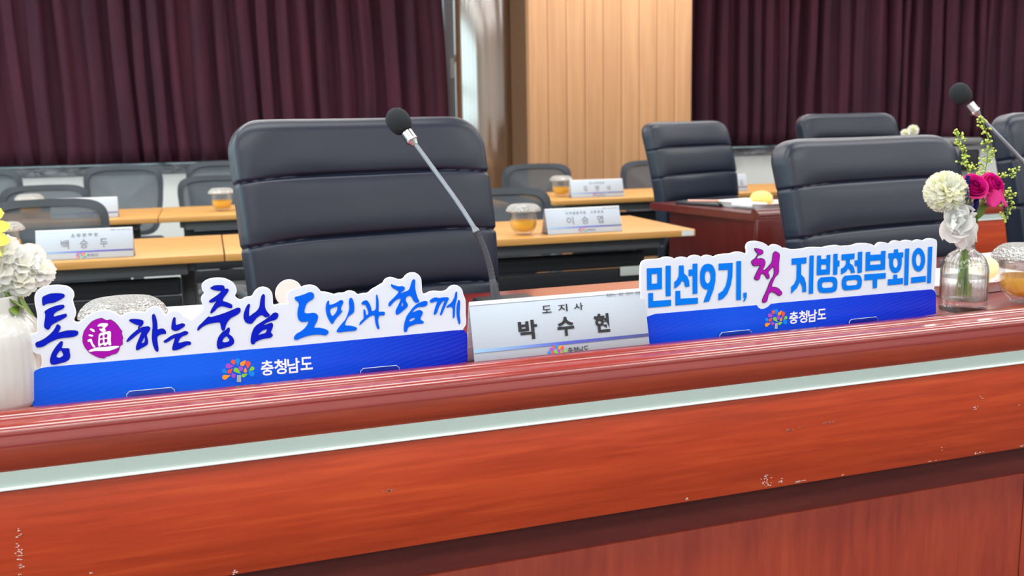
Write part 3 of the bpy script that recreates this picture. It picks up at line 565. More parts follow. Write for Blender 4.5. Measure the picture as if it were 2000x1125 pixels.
# scratches and flaking varnish on the front
def scuffs(parent, spots, name='scuff_marks'):
    mb = MB(); rnd = random.Random(5)
    for (x, z, n, sx, sz, mname) in spots:
        for _ in range(n):
            cx = x+rnd.gauss(0, sx); cz = z+rnd.gauss(0, sz); w_ = rnd.uniform(.0008, .003); h_ = rnd.uniform(.0005, .0014)
            k = rnd.randint(5, 7); a0 = rnd.random()*6
            pts = [(cx+w_*math.cos(a0+2*PI*i/k)*rnd.uniform(.5, 1.1), -.0006, cz+h_*math.sin(a0+2*PI*i/k)*rnd.uniform(.5, 1.1)) for i in range(k)]
            mb.add(pts, [list(range(k))], mname, False)
    o = mb.build(name, parent); o['kind'] = 'stuff'; o['label'] = 'pale chips and scratches in the varnish'
    return o

scuffs(main_desk, [(-.180, .635, 5, .0015, .005, 'scuff'), (-.181, .606, 14, .002, .008, 'scuff'), (-.182, .586, 8, .0015, .006, 'scuff'),
    (-.097, .566, 4, .006, .0005, 'scuff'), (.081, .535, 5, .003, .002, 'scuff'), (.305, .621, 12, .008, .0012, 'scuff_grey'), (.94, .553, 16, .004, .003, 'scuff'),
    (.941, .542, 16, .004, .003, 'scuff'), (.968, .54, 8, .004, .002, 'scuff'), (1.004, .536, 14, .009, .001, 'scuff'), (.986, .628, 10, .004, .001, 'scuff_grey'),
    (1.008, .63, 5, .003, .001, 'scuff_grey'), (1.056, .632, 9, .005, .0008, 'scuff_grey'), (1.374, .621, 5, .004, .003, 'scuff'), (1.385, .64, 4, .002, .004, 'scuff'),
    (1.302, .553, 3, .001, .003, 'scuff'), (1.386, .536, 9, .008, .001, 'scuff'), (1.285, .534, 4, .006, .0005, 'scuff'), (1.488, .536, 4, .004, .001, 'scuff'),
    (.789, .537, 4, .002, .001, 'scuff'), (1.092, .535, 3, .002, .0005, 'scuff'), (1.475, .615, 2, .001, .001, 'scuff')])
# ================================================================== the two lettered signs
def teardrop(cx, cz, r, tx, tz, n=14):
    d = Vector((tx-cx, tz-cz)); L = max(d.length, r*1.05); a = math.atan2(d.y, d.x)
    b = math.acos(min(1, r/L)); pts = []
    for i in range(n+1):
        t = a + b + (2*PI-2*b)*i/n; pts.append((cx+r*math.cos(t), cz+r*math.sin(t)))
    pts.append((cx+d.x, cz+d.y)); return pts
def emblem(mb, dx, dz, sc, y):
    """the tree of coloured drops; offsets from the first sign's drawing"""
    for c, x, z, r, tx, tz in DROPS:
        p = teardrop(x*1e-4, z*1e-4, r*1e-4, tx*1e-4, tz*1e-4)
        p = [((q[0]+.0357)*sc+dx, y, (q[1]-.0264)*sc+dz) for q in p]
        mb.add(p, [list(range(len(p)))], 'emblem_'+c, False); y -= .00002
    p = [((q[0]*1e-4+.0357)*sc+dx, y, (q[1]*1e-4-.0264)*sc+dz) for q in TRUNK]
    mb.add(p, [[0, 1, 2, 3]], 'emblem_trunk', False)
def sign(D, loc, rz, label, bandm, emb, txt):
    e = empty('message_sign', (loc[0], loc[1], loc[2]+.0006), rz); tag(e, label, 'sign', None)
    mb = MB()
    lp = soften(parse(D['board'][0][0]), 2, .24)
    vs, fs = fill2d([lp], .0024); mb.add([(p.x, -p.z+.0024, p.y) for p in vs], fs, 'board_edge', False)
    ins = grow(lp, -.0011); vs, fs = fill2d([ins], 0); mb.add([(p.x, -.0002, p.y) for p in vs], fs, 'board_white', False)
    mb.build('board', e, 0)
    mb = MB(); lp = soften(parse(D['band'][0][0]), 1, .12); vs, fs = fill2d([lp], .0004)
    mb.add([(p.x, -p.z-.0004, p.y) for p in vs], fs, bandm, False); mb.build('blue_band', e, 0)
    mb = MB(); emblem(mb, emb[0], emb[1], 1.0, -.0012); mb.build('tree_emblem', e, 0)
    mb = MB(); q = parse(D['bandtext'][0][0]); x0, x1 = q[0][0], q[1][0]; n = 4
    for i, ch in enumerate('충청남도'):
        w = (x1-x0)/(n-.06)
        put_glyph(mb, ch, (x0+i*w, x0+i*w+w*.94, txt[0]+(.0 if ch != '도' else .003), txt[1]), 'ink_white', -.0012, .022)
    mb.build('band_lettering', e, 0)
    for g in D['clip']:
        c = parse(g[0]); zt = max(p[1] for p in c); xa = min(p[0] for p in c); xb = max(p[0] for p in c)
        poly = [(xa, .001), (xb, .001), (xb, zt-.004), (xb-.004, zt), (xa+.004, zt), (xa, zt-.004)]
        vs, fs = fill2d([poly], .001); m_ = MB(); m_.add([(p.x, -p.z-.0045, p.y) for p in vs], fs, 'clear', False)
        rim = grow(poly, .0); m_.tube([(p[0], -.0045, p[1]) for p in (poly[1:] + poly[:1])], .0006, 'acrylic_edge', 6)
        m_.box(((xa+xb)/2, .006, .001), (xb-xa, .03, .002), 'clear')
        m_.build('clip', e)
    return e
sa = sign(SIGN_A, (.148, 1.488, ZD), R_(-1.674), 'cut-out white sign with flowing blue calligraphy, a purple round seal and blue band', 'band_a', (-.0357, .0264), (.0138, .0362))
mb = MB(); put_shapes(mb, SIGN_A['navy'], 'ink_navy', -.0014, 1)
mb2 = MB()
for g in SIGN_A['navy']:
    vs, fs = fill2d([grow(soften(parse(g[0]), 1), .00035)]+[soften(parse(s), 1) for s in g[1:]]); mb.add([(p.x, -.0008, p.y) for p in vs], fs, 'ink_outline', False)
o = mb.build('lettering', sa, 0); o['label'] = 'deep navy brush lettering'
mb = MB(); put_shapes(mb, SIGN_A['azure'], 'ink_azure_a', -.0014, 1); o = mb.build('lettering', sa, 0); o['label'] = 'bright blue brush lettering'
mb = MB()
vs, fs = fill2d([grow(soften(parse(SIGN_A['seal'][0][0]), 1, .1), .0004)]); mb.add([(p.x, -.0008, p.y) for p in vs], fs, 'ink_outline', False)
vs, fs = fill2d([soften(parse(SIGN_A['seal'][0][0]), 1, .1)]); mb.add([(p.x, -.0012, p.y) for p in vs], fs, 'ink_seal', False)
se = mb.build('round_seal', sa, 0); se['label'] = 'purple round seal'
mb = MB(); put_shapes(mb, SIGN_A['sealchar'], 'ink_white', -.0016, 1); mb.build('seal_character', se, 0)
sb = sign(SIGN_B, (1.056, 1.482, ZD), R_(.565), 'cut-out white sign with blocky azure letters and one purple brushed syllable', 'band_b', (-.0411, .0270), (.0145, .0362))
mb = MB(); put_shapes(mb, SIGN_B['azure'], 'ink_azure_b', -.0014, 0); o = mb.build('lettering', sb, 0); o['label'] = 'blocky azure lettering'
mb = MB()
lp = soften(parse(SIGN_B['purple'][0][0]), 1)
vs, fs = fill2d([grow(lp, .0001)]); mb.add([(p.x, -.0014, p.y) for p in vs], fs, 'ink_outline', False)
vs, fs = fill2d([grow(lp, -.0008)]); mb.add([(p.x, -.0018, p.y) for p in vs], fs, 'ink_purple', False)
o = mb.build('lettering', sb, 0); o['label'] = 'purple brushed lettering'

# round white marker behind the first sign
mb = MB(); mb.lathe([(0, -.0015), (.0205, -.0015), (.0215, 0), (.0205, .0015), (0, .0015)], 'ceramic', 48, Matrix.Translation((0, 0, .118)) @ Matrix.Rotation(PI/2, 4, 'X'))
mb.tube([(0, 0, .002), (0, 0, .098)], .002, 'paper_white', 8); mb.lathe([(0, 0), (.02, 0), (.02, .002), (.004, .004), (0, .004)], 'paper_white', 24)
o = mb.build('round_marker'); o.location = (.202, 1.58, ZD); o.rotation_euler.z = R_(8)
tag(o, 'small white round disc showing above the calligraphy sign', 'marker')

# ================================================================== name cards
def name_card(loc, rz, label, title, name, lean=18, w=.30, L=.102, tfit=(.394, .629), nboxes=None, tag_line=True, dark=True, hide=False):
    e = empty('name_card', loc, rz); tag(e, label, 'name card', None)
    c, s = math.cos(R_(lean)), math.sin(R_(lean)); d = L*s
    M = Matrix(((1, 0, 0, 0), (0, c, s, 0), (0, -s, c, 0), (0, 0, 0, 1)))        # card plane: x, thickness, up the slope
    def lay(mb, nm):
        o = mb.build(nm, e, 0)
        return o
    mb = MB(); mb.box((0, .001, L/2), (w, .002, L), 'paper', .0004, 1, M); mb.box((0, -.0004, L-.003), (w, .0012, .006), 'acrylic_edge', 0, 1, M); mb.build('front_panel', e)
    Mb = Matrix.Translation((0, 2*d+.002, 0)) @ Matrix(((1, 0, 0, 0), (0, c, -s, 0), (0, s, c, 0), (0, 0, 0, 1)))
    mb = MB(); mb.box((0, -.001, L/2), (w, .002, L), 'frosted', .0004, 1, Mb)
    for zz in (.25, .5, .75): mb.box((0, -.0022, L*zz), (w, .0006, .0012), 'acrylic_edge', 0, 1, Mb)
    mb.build('back_panel', e)
    mb = MB(); mb.box((0, d, .001), (w, 2*d, .002), 'clear'); mb.build('base_panel', e)
    X = lambda u: -w/2+u*w
    mb = MB(); mb.box((0, -.0012, L*.247), (w*.998, .0002, L*.047), 'stripe', 0, 1, M); lay(mb, 'printed_stripe')
    mb = MB(); y = -.0013; ink = 'ink_black'
    if title:
        n = len(title); t0, t1 = tfit; sp = (t1-t0)/(n-.42)
        for i, ch in enumerate(title):
            if ch != ' ': put_glyph(mb, ch, (X(t0+i*sp), X(t0+i*sp+sp*.58 if n < 4 else t0+i*sp+sp*.72), L*.735, L*.85), ink if n < 4 else 'ink_grey', y, .012)
    bx = nboxes or ((.252, .357), (.471, .566), (.685, .773))
    for ch, (a, b_) in zip(name, bx): put_glyph(mb, ch, (X(a), X(b_), L*.355, L*.65), ink if dark else 'ink_grey', y, .035 if dark else .005)
    if tag_line: put_line(mb, '통通하는 충남 도민과 함께', X(.772), X(.972), L*.905, L*.955, 'ink_grey', y, .0, .1)
    mb.v = [M @ p for p in mb.v]; lay(mb, 'lettering')
    mb = MB(); emblem(mb, X(.455), L*.125, .70, y)
    for i, ch in enumerate('충청남도'): put_glyph(mb, ch, (X(.517+i*.031), X(.517+i*.031+.028), L*.075, L*.17), 'ink_black' if dark else 'ink_grey', y, .01)
    mb.v = [M @ p for p in mb.v]; lay(mb, 'tree_emblem')
    return e
name_card((.6115, 1.460, ZD), R_(0), 'white folded name card between the two signs on the red desk', '도지사', '박수현', 13)
nb = ((.245, .335), (.445, .545), (.665, .74))
name_card(W(-.41, 3.603, ZT), ROOM-R_(2), 'white name card on the nearer oak table behind the left flower vase', '소방본부장', '백승두', 18, tfit=(.36, .63), nboxes=((.255, .335), (.45, .53), (.655, .735)), dark=False)
name_card(W(1.342, 3.60, ZT), ROOM+R_(1), 'white name card beside the amber tea glass near the oak table corner', '자치경찰위원 사무국장', '이승엽', 22, tfit=(.265, .77), nboxes=((.27, .36), (.47, .56), (.68, .76)), dark=False)
name_card(W(2.03, 5.25, ZT), ROOM-R_(4), 'white name card on the far oak table in front of the tan panel', '감사위원장', '김영식', 20, tfit=(.36, .64), nboxes=((.24, .31), (.46, .53), (.68, .75)), dark=False, tag_line=False)
name_card(W(-.585, 5.254, ZT), ROOM-R_(1), 'white name card on the far left table, half hidden behind a mesh chair', '', '', 18, dark=False, tag_line=False)
name_card(W(2.79, 5.25, ZT), ROOM-R_(3), 'white name card far back, mostly hidden behind the leather chair at the side desk', '', '김', 18, nboxes=((.86, .92),), dark=False, tag_line=False)

# ================================================================== gooseneck microphones
def smooth_path(pts, n=8):
    P = [Vector(p) for p in pts]; P = [2*P[0]-P[1]] + P + [2*P[-1]-P[-2]]; out = []
    for i in range(1, len(P)-2):
        for k in range(n):
            t = k/n; a, b, c, d = P[i-1:i+3]
            out.append(.5*((2*b)+(c-a)*t+(2*a-5*b+4*c-d)*t*t+(3*b-a-3*c+d)*t**3))
    out.append(P[-2]); return out
def along(path, t):
    L = [0]
    for a, b in zip(path, path[1:]): L.append(L[-1]+(b-a).length)
    q = t*L[-1]
    for i in range(len(path)-1):
        if L[i+1] >= q: return path[i].lerp(path[i+1], (q-L[i])/max(1e-9, L[i+1]-L[i]))
    return path[-1]
def microphone(pts, sleeve, flexend, label):
    bx, by, bz = pts[0]
    e = empty('gooseneck_microphone', (bx, by, ZD)); tag(e, label, 'microphone')
    path = [p-Vector((bx, by, ZD)) for p in smooth_path(pts, 10)]
    N = 400; s = [along(path, i/N) for i in range(N+1)]
    mb = MB(); mb.box((.03, .02, .0145), (.12, .14, .028), 'black_plastic', .008, 3); mb.box((.03, -.03, .0285), (.05, .018, .003), 'dark_plastic', .001); mb.build('base', e)
    i1 = int(N*sleeve); i2 = int(N*flexend); i3 = int(N*.875); i4 = int(N*.932)
    seg = s[0:i1+1:4]; mb = MB(); mb.tube(seg, [.0115-.0052*(i/(len(seg)-1))**1.5 for i in range(len(seg))], 'mic_dark', 20); mb.build('sleeve', e)
    seg = s[i1-2:i2+1]; fine = []
    M_ = 200
    for i in range(M_+1): fine.append(along(seg, i/M_))
    mb = MB(); mb.tube(fine, [.0060+.0006*math.sin(i*2*PI/5) for i in range(M_+1)], 'mic_dark', 12); mb.build('flexible_neck', e)
    seg = s[i2-3:i2+9]; mb = MB(); mb.tube(seg, [.0062, .0074, .0076, .0076, .0076, .0074, .0070, .0066, .0062, .0058, .0054, .0051][:len(seg)], 'mic_metal', 16); mb.build('joint_ring', e)
    seg = s[i2+6:i3+1:4]; mb = MB(); mb.tube(seg, .0049, 'mic_metal', 12); mb.build('rod', e)
    seg = s[i3-2:i4+6]; n_ = len(seg)
    mb = MB(); mb.tube(seg, [0.0058 + .0060*min(1, i/(n_*.35)) + (.0012 if n_*.30 < i < n_*.42 else 0) for i in range(n_)], 'chrome', 20)
    o = mb.build('collar', e); o['label'] = 'bright metal collar'
    d = (s[-1]-s[i4]).normalized(); c = s[-1] + d*.001
    mb = MB(); Mx = d.to_track_quat('Z', 'Y').to_matrix().to_4x4()
    prof = [(0, -.024), (.012, -.0235), (.0185, -.0185), (.0225, -.009), (.0240, .002), (.0230, .012), (.0185, .0215), (.0105, .0275), (0, .029)]
    mb.lathe(prof, 'foam', 32, Matrix.Translation(c) @ Mx); o = mb.build('foam_windscreen', e); o['label'] = 'black foam windscreen'
    return e
microphone([(.632, 1.83, ZD+.006), (.629, 1.83, .79), (.624, 1.832, .81), (.619, 1.835, .845), (.615, 1.85, .883), (.605, 1.87, .924), (.581, 1.905, .979), (.544, 1.95, 1.048), (.505, 1.99, 1.116), (.496, 2.0, 1.133), (.490, 2.007, 1.144)],
           .165, .385, 'black gooseneck microphone in front of the large leather chair')
microphone([(2.112, 1.83, ZD+.006), (2.112, 1.83, .80), (2.108, 1.832, .845), (2.088, 1.845, .90), (2.06, 1.87, .94), (2.009, 1.92, 1.02), (1.955, 1.95, 1.085), (1.914, 1.98, 1.139), (1.897, 1.995, 1.168), (1.887, 2.005, 1.185)],
           .155, .37, 'black gooseneck microphone beyond the flower bottle, foam head against the right curtain')

# ================================================================== lidded glasses of amber tea
def tea_glass(loc, label, group=None):
    e = empty('tea_glass', loc); tag(e, label, 'glass', group)
    prof = [(0, .002), (.028, .002), (.030, .004), (.030, .008), (.037, .014), (.045, .024), (.0490, .036), (.0500, .050), (.0496, .082), (.0500, .088)]
    inner = [(.0478, .088), (.0474, .082), (.0478, .050), (.0465, .038), (.042, .027), (.034, .018), (.02, .013), (0, .012)]
    mb = MB(); sc = [0, 0, 0, 0, 1, 1, 1, 1, 0, 0] + [0]*8
    mb.lathe(prof+inner, 'glass', 64, ribs=16, rib=.014, scallop=sc); mb.build('tumbler', e)
    mb = MB(); mb.lathe([(0, .0135), (.02, .0145), (.0335, .0195), (.0412, .028), (.0455, .0385), (.0468, .050), (.0468, .054), (0, .054)], 'tea', 48, ribs=16, rib=.01, scallop=[0, 0, 1, 1, 1, 0, 0, 0])
    o = mb.build('tea', e); o['label'] = 'amber tea'
    mb = MB(); mb.lathe([(0, .0885), (.046, .0885), (.060, .0875), (.0642, .090), (.0645, .093), (.060, .102), (.053, .110), (.045, .1145), (.030, .1155), (0, .1155)], 'crystal', 96, ribs=32, rib=.02, scallop=[0, 0, 1, 1, 1, 1, 0, 0, 0, 0])
    lid = mb.build('lid', e); lid['label'] = 'cut-glass lid'
    return e
tg = tea_glass((1.624, 1.53, ZD), 'lidded glass of amber tea at the right end of the red desk')
def more_tea(loc, label, k=1.0):
    c = copy_tree(tg); c.location = loc; c.rotation_euler.z = k; c['label'] = label
    return c
more_tea((-.04, 1.66, ZD-.0), 'lidded tea glass behind the calligraphy sign, only its crystal lid showing', .2)
more_tea(W(1.115, 3.655, ZT), 'lidded glass of amber tea left of the name card near the oak table corner', .5)
more_tea(W(1.87, 5.40, ZT), 'lidded amber tea glass on the far table before the wood panel', .1)
more_tea(W(.05, 5.372, ZT), 'lidded amber tea glass on the far table just left of the big chair', .9)
more_tea(W(-.68, 3.80, ZT), 'lidded tea glass on the nearer table behind the yellow flower', .3)
more_tea(W(-.845, 5.42, ZT), 'lidded tea glass on the far left table, only the lid visible over a chair', .7)
# ================================================================== vases and flowers
def frame_of(d, roll=0.0):
    d = Vector(d).normalized(); return d.to_track_quat('Z', 'Y').to_matrix().to_4x4() @ Matrix.Rotation(roll, 4, 'Z')
def petal(mb, M, length, width, mname, a0=.2, curl=1.2, cup=.25, tip=.35, ruffle=0.0, nl=6, nw=4, seed=0, notch=0.0):
    """petal growing along local z from the origin, opening toward +x; a0 start angle from the axis, curl added along it"""
    vs = []; x = z = 0.0; step = length/nl
    for i in range(nl+1):
        s = i/nl; a = a0+curl*s
        if i: x += math.sin(a)*step; z += math.cos(a)*step
        if tip < .5:                                     # rounded tip
            w = width*(.30+.70*math.sin(min(1, s/.58)*PI/2) if s < .58 else math.sqrt(max(0, 1-((s-.58)/.44)**2)))
        else:
            w = width*math.sin(PI*min(1, s*.86+.10))**.75
            if s > .85: w *= (1-(s-.85)*tip*3)
        for j in range(nw+1):
            t = 2*j/nw-1; c = cup*width*t*t
            rf = ruffle*s*math.sin(t*5.1+seed*2.7+s*3)*width
            dl = -notch*length*(1-abs(t))*(1 if i == nl else 0)
            vs.append((x - math.cos(a)*c + math.cos(a)*rf + math.sin(a)*dl, t*w, z + math.sin(a)*c - math.sin(a)*rf + math.cos(a)*dl))
    fs = [(i*(nw+1)+j, i*(nw+1)+j+1, (i+1)*(nw+1)+j+1, (i+1)*(nw+1)+j) for i in range(nl) for j in range(nw)]
    mb.add(vs, fs, mname, True, M)
def ball_bloom(mb, c, R, axis, mname, mname2, count, seed, plen=.55, back=-.55, squash=1.0, width=.22, curl=1.3):
    """round bloom packed with short curling petals"""
    rnd = random.Random(seed); A = frame_of(axis); ga = PI*(3-math.sqrt(5))
    for i in range(count):
        z = 1-(1-back)*(i+.5)/count; r = math.sqrt(max(0, 1-z*z)); a = i*ga
        d = Vector((r*math.cos(a), r*math.sin(a), z))
        d = (d+Vector((rnd.uniform(-.12, .12), rnd.uniform(-.12, .12), rnd.uniform(-.12, .12)))).normalized()
        # local frame: z along d, x pointing away from the bloom axis
        zax = d; xax = Vector((0, 0, -1)); xax = (xax - zax*xax.dot(zax)); xax = xax.normalized() if xax.length > .05 else Vector((1, 0, 0))
        yax = zax.cross(xax); M = Matrix((( xax.x, yax.x, zax.x, 0), (xax.y, yax.y, zax.y, 0), (xax.z, yax.z, zax.z, 0), (0, 0, 0, 1)))
        L = R*plen*rnd.uniform(.85, 1.12)
        P = Matrix.Translation(c) @ A @ Matrix.Diagonal((1, 1, squash, 1)) @ Matrix.Translation(d*(R-L*.93)) @ M
        petal(mb, P, L, R*width*rnd.uniform(.8, 1.15), mname if rnd.random() > .22 else mname2, -.45, curl, .3, .2, .16, 7, 4, i)
    mb.ball(c, R*.55, mname2, 14, 10)
def rose(mb, c, R, axis, roll=0.0):
    A = Matrix.Translation(c) @ frame_of(axis, roll)
    # tight spiral heart
    for k in range(6):
        r = R*(.07+.095*k)
        for q in range(2 if k < 3 else 3):
            vs = []; n = 14; a0 = k*1.7+q*2*PI/(2 if k < 3 else 3); span = 3.6 if k < 3 else 2.6
            for i in range(n+1):
                a = a0+span*i/n; rr = r*(1-.05*i/n)+R*.025*q; dip = .10*abs(2*i/n-1)**3
                for s in range(6):
                    h = s/5; rad = rr*(.62+.38*h**.5) + (R*.05*max(0, h-.8)/.2 if k > 2 else 0)
                    vs.append((rad*math.cos(a), rad*math.sin(a), R*(-.55 + (1.38-.055*k-dip)*h)))
            fs = [(i*6+s, i*6+s+1, (i+1)*6+s+1, (i+1)*6+s) for i in range(n) for s in range(5)]
            mb.add(vs, fs, 'petal_deep' if k in (0, 2) else 'petal_magenta', True, A)
    # outer cupped petals with rolled lips
    for ring, (rr, hh, cnt, fl) in enumerate(((.68, .60, 3, .05), (.82, .46, 3, .13), (.94, .26, 4, .26))):
        for q in range(cnt):
            a0 = q*2*PI/cnt + ring*.8; wd_ = 2*PI/cnt*.72; vs = []; n = 12; m_ = 9
            for i in range(n+1):
                t = 2*i/n-1; a = a0+wd_*t
                top = hh*(1-.22*t*t*t*t) - (.10*abs(t)**3)
                for s in range(m_+1):
                    h = s/m_; r = rr*math.sin(min(1, h*1.25+.06)*PI/2)**.75
                    if h > .8: r += fl*((h-.8)/.2)**2
                    r *= 1+.02*math.sin(a*5+ring)
                    z = -.78 + (top+.78)*h - (.10*fl/.2*((h-.86)/.14)**2 if h > .86 else 0)
                    vs.append((R*r*math.cos(a), R*r*math.sin(a), R*z))
            fs = [(i*(m_+1)+s, i*(m_+1)+s+1, (i+1)*(m_+1)+s+1, (i+1)*(m_+1)+s) for i in range(n) for s in range(m_)]
            mb.add(vs, fs, 'petal_magenta' if ring < 2 else 'petal_pink', True, A)
    return A
def leaf(mb, p, d, L, w, mname='leaf', roll=0.0, curl=.5):
    petal(mb, Matrix.Translation(p) @ frame_of(d, roll), L, w, mname, 0, curl, .2, .9, 0, 7, 2)
def sprig(mb, mbb, pts, seed, r=.0023, side=.017, start=.2, n=26):
    """arching twig with side twigs ending in small round berries"""
    rnd = random.Random(seed); path = smooth_path(pts, 8)
    mb.tube(path, [.0012-.0006*i/len(path) for i in range(len(path))], 'stem', 6)
    for k in range(n):
        t = start+(1-start)*k/(n-1); p = along(path, t); L = side*(1.15-t*.75)*rnd.uniform(.6, 1.2)
        d = Vector((rnd.uniform(-1, 1), rnd.uniform(-.8, .8), rnd.uniform(-.1, .9))).normalized()
        q = p+d*L; mb.tube([p, p.lerp(q, .5)+Vector((0, 0, .001)), q], .0006, 'stem', 5)
        for _ in range(rnd.randint(2, 5)):
            o_ = Vector((rnd.gauss(0, .0034), rnd.gauss(0, .0034), rnd.gauss(0, .0034)))
            mbb.ico(q+o_, r*rnd.uniform(.6, 1.1), 'berry', 2); mb.tube([p.lerp(q, .7), q+o_], .0005, 'stem', 4)

# --- clear ribbed bottle at the right
BX, BY = 1.460, 1.520
e = empty('flower_bottle', (BX, BY, ZD)); tag(e, 'clear ribbed glass bottle of cut flowers at the right end of the sign', 'vase')
outer = [(0, .0), (.040, .0), (.0425, .002), (.043, .006), (.043, .017), (.0422, .020), (.0426, .024), (.0426, .076), (.0415, .086), (.037, .099), (.029, .108), (.0215, .1135), (.0175, .117), (.0160, .122), (.0160, .143), (.0185, .146), (.0192, .149), (.0180, .152)]
inn = [(.0160, .152), (.0140, .148), (.0138, .122), (.0160, .1165), (.0200, .1120), (.0275, .1060), (.035, .0975), (.0393, .0855), (.0404, .076), (.0404, .026), (.039, .022), (0, .020)]
mb = MB(); mb.lathe(outer+inn, 'bottle_glass', 120, ribs=30, rib=.012, scallop=[0]*6+[1]*6+[0]*18); mb.build('bottle', e)
mb = MB(); mb.lathe([(0, .0212), (.0385, .0228), (.0400, .027), (.0400, .0645), (0, .0645)], 'water', 64); mb.build('water', e)
B = Vector((BX, BY, ZD))
def stem_path(top, foot, bend=.0):
    top = Vector(top); foot = Vector(foot); nk = Vector((BX, BY, ZD+.135))+Vector(((top.x-BX)*.10, (top.y-BY)*.10, 0))
    return [foot, foot.lerp(nk, .6), nk, nk.lerp(top, .55)+Vector((bend, 0, .004)), top]
# white chrysanthemum
c = Vector((1.401, 1.515, .998)); foot = B+Vector((-.012, .004, .028))
e = empty('chrysanthemum', (foot.x, foot.y, foot.z)); tag(e, 'creamy white chrysanthemum, the upper left bloom in the clear bottle', 'flower')
def local(o, mb):
    L = o.location; mb.v = [p-L for p in mb.v]
mb = MB(); ball_bloom(mb, c, .040, (-.35, -.75, .35), 'petal_white', 'petal_cream', 250, 4, .60, -.7, .92, .17, 1.5); local(e, mb); mb.build('bloom', e, 0)
mb = MB(); mb.tube(smooth_path(stem_path(c+Vector((.012, .012, -.03)), foot), 8), .0022, 'stem', 8); local(e, mb); mb.build('stem', e)
# white ruffled lisianthus
c = Vector((1.424, 1.508, .936)); foot = B+Vector((.004, -.01, .026))
e = empty('lisianthus', foot); tag(e, 'pure white ruffled bloom drooping left over the bottle rim', 'flower')
mb = MB(); rnd = random.Random(8)
for k in range(9):
    M = Matrix.Translation(c+Vector((rnd.uniform(-.004, .004)-.006, 0, rnd.uniform(-.004, .004)+.006))) @ frame_of((-.35, -.70, .10), k*2.4)
    petal(mb, M, .036*rnd.uniform(.9, 1.1), .024, 'petal_pure', .05+.07*k, .55+.12*k, .5, .2, .16, 10, 10, k)
for (dx, dz, d, L, w_, sd) in ((.006, .012, (.55, -.6, .35), .040, .026, 3), (.012, -.012, (.45, -.6, -.55), .046, .027, 5), (-.006, -.020, (-.2, -.55, -.85), .046, .026, 8), (-.020, .0, (-.8, -.5, .1), .036, .024, 11), (-.010, .016, (-.4, -.55, .65), .036, .024, 14), (.002, -.026, (.15, -.5, -.95), .046, .026, 17)):
    petal(mb, Matrix.Translation(c+Vector((dx*.4, .006, dz*.4))) @ frame_of(d, rnd.uniform(-.5, .5)), L, w_, 'petal_pure', -.2, .9, -.35, .2, .20, 10, 10, sd)
local(e, mb); mb.build('bloom', e, 0)
mb = MB(); mb.tube(smooth_path(stem_path(c+Vector((.012, .008, .004)), foot), 8), .0022, 'stem', 8); local(e, mb); mb.build('stem', e)
# two magenta roses
for c, R, ax, ft, lab, roll in ((Vector((1.452, 1.500, 1.006)), .0225, (-.25, -.80, .55), (.010, .006, .026), 'magenta rose in the bottle, the left of two roses', .3),
                         (Vector((1.503, 1.508, 1.006)), .0225, (.10, -.86, .46), (-.004, .012, .027), 'magenta rose in the bottle with a hanging outer petal, the right of two roses', 1.2)):
    foot = B+Vector(ft); e = empty('rose', foot); tag(e, lab, 'flower', None)
    mb = MB(); A = rose(mb, c, R, ax, roll)
    if roll > 1:
        for q in (-.5, .35): petal(mb, Matrix.Translation(c+Vector((q*.02, -.016, -.006))) @ frame_of((q*.5, -.25, -1), PI/2), .034, .013, 'petal_pink', -.1, .35, .3, .6, .1, 7, 6, 3)
    local(e, mb); mb.build('bloom', e, 0)
    mb = MB(); bk = A @ Vector((0, 0, -R*.72))
    for k in range(5): petal(mb, Matrix.Translation(bk) @ frame_of(A.to_3x3() @ Vector((0, 0, 1)), k*1.257), .022, .005, 'leaf', .9, .7, .2, 1.0, 0, 6, 2)
    local(e, mb); mb.build('sepals', e)
    mb = MB(); P = smooth_path(stem_path(bk, foot, .004), 8); mb.tube(P, .0021, 'stem', 8); local(e, mb); mb.build('stem', e)
    mb = MB(); q = along(P, .72); leaf(mb, q, (.3, -.3, .8), .034, .008); leaf(mb, along(P, .62), (-.25, -.5, .8), .03, .007, 'leaf', 1.0); local(e, mb); mb.build('leaf', e)
# violet buds
foot = B+Vector((.0, .004, .027)); e = empty('violet_bud_sprig', foot); tag(e, 'violet closed buds between the white bloom and the roses', 'flower')
mb = MB(); mbl = MB(); mbs = MB()
for p, d, L, w, mn in (((1.431, 1.500, .996), (.12, -.1, 1), .034, .0085, 'petal_violet'), ((1.456, 1.500, .958), (-.05, -.2, .9), .030, .0085, 'petal_violet'),
                       ((1.424, 1.486, .982), (-.30, -.2, 1), .026, .0075, 'petal_lilac'), ((1.436, 1.490, .960), (.02, -.2, 1), .022, .0060, 'petal_lilac'), ((1.438, 1.510, .998), (.2, .0, 1), .024, .007, 'petal_violet')):
    for k in range(4): petal(mb, Matrix.Translation(p) @ frame_of(d, k*PI/2), L, w*.7, mn, .42, -.85, .5, .9, 0, 7, 4)
    mbl.tube(smooth_path(stem_path(p, foot), 6), .0014, 'stem', 6)
local(e, mb); mb.build('buds', e, 0); local(e, mbl); mbl.build('stem', e)
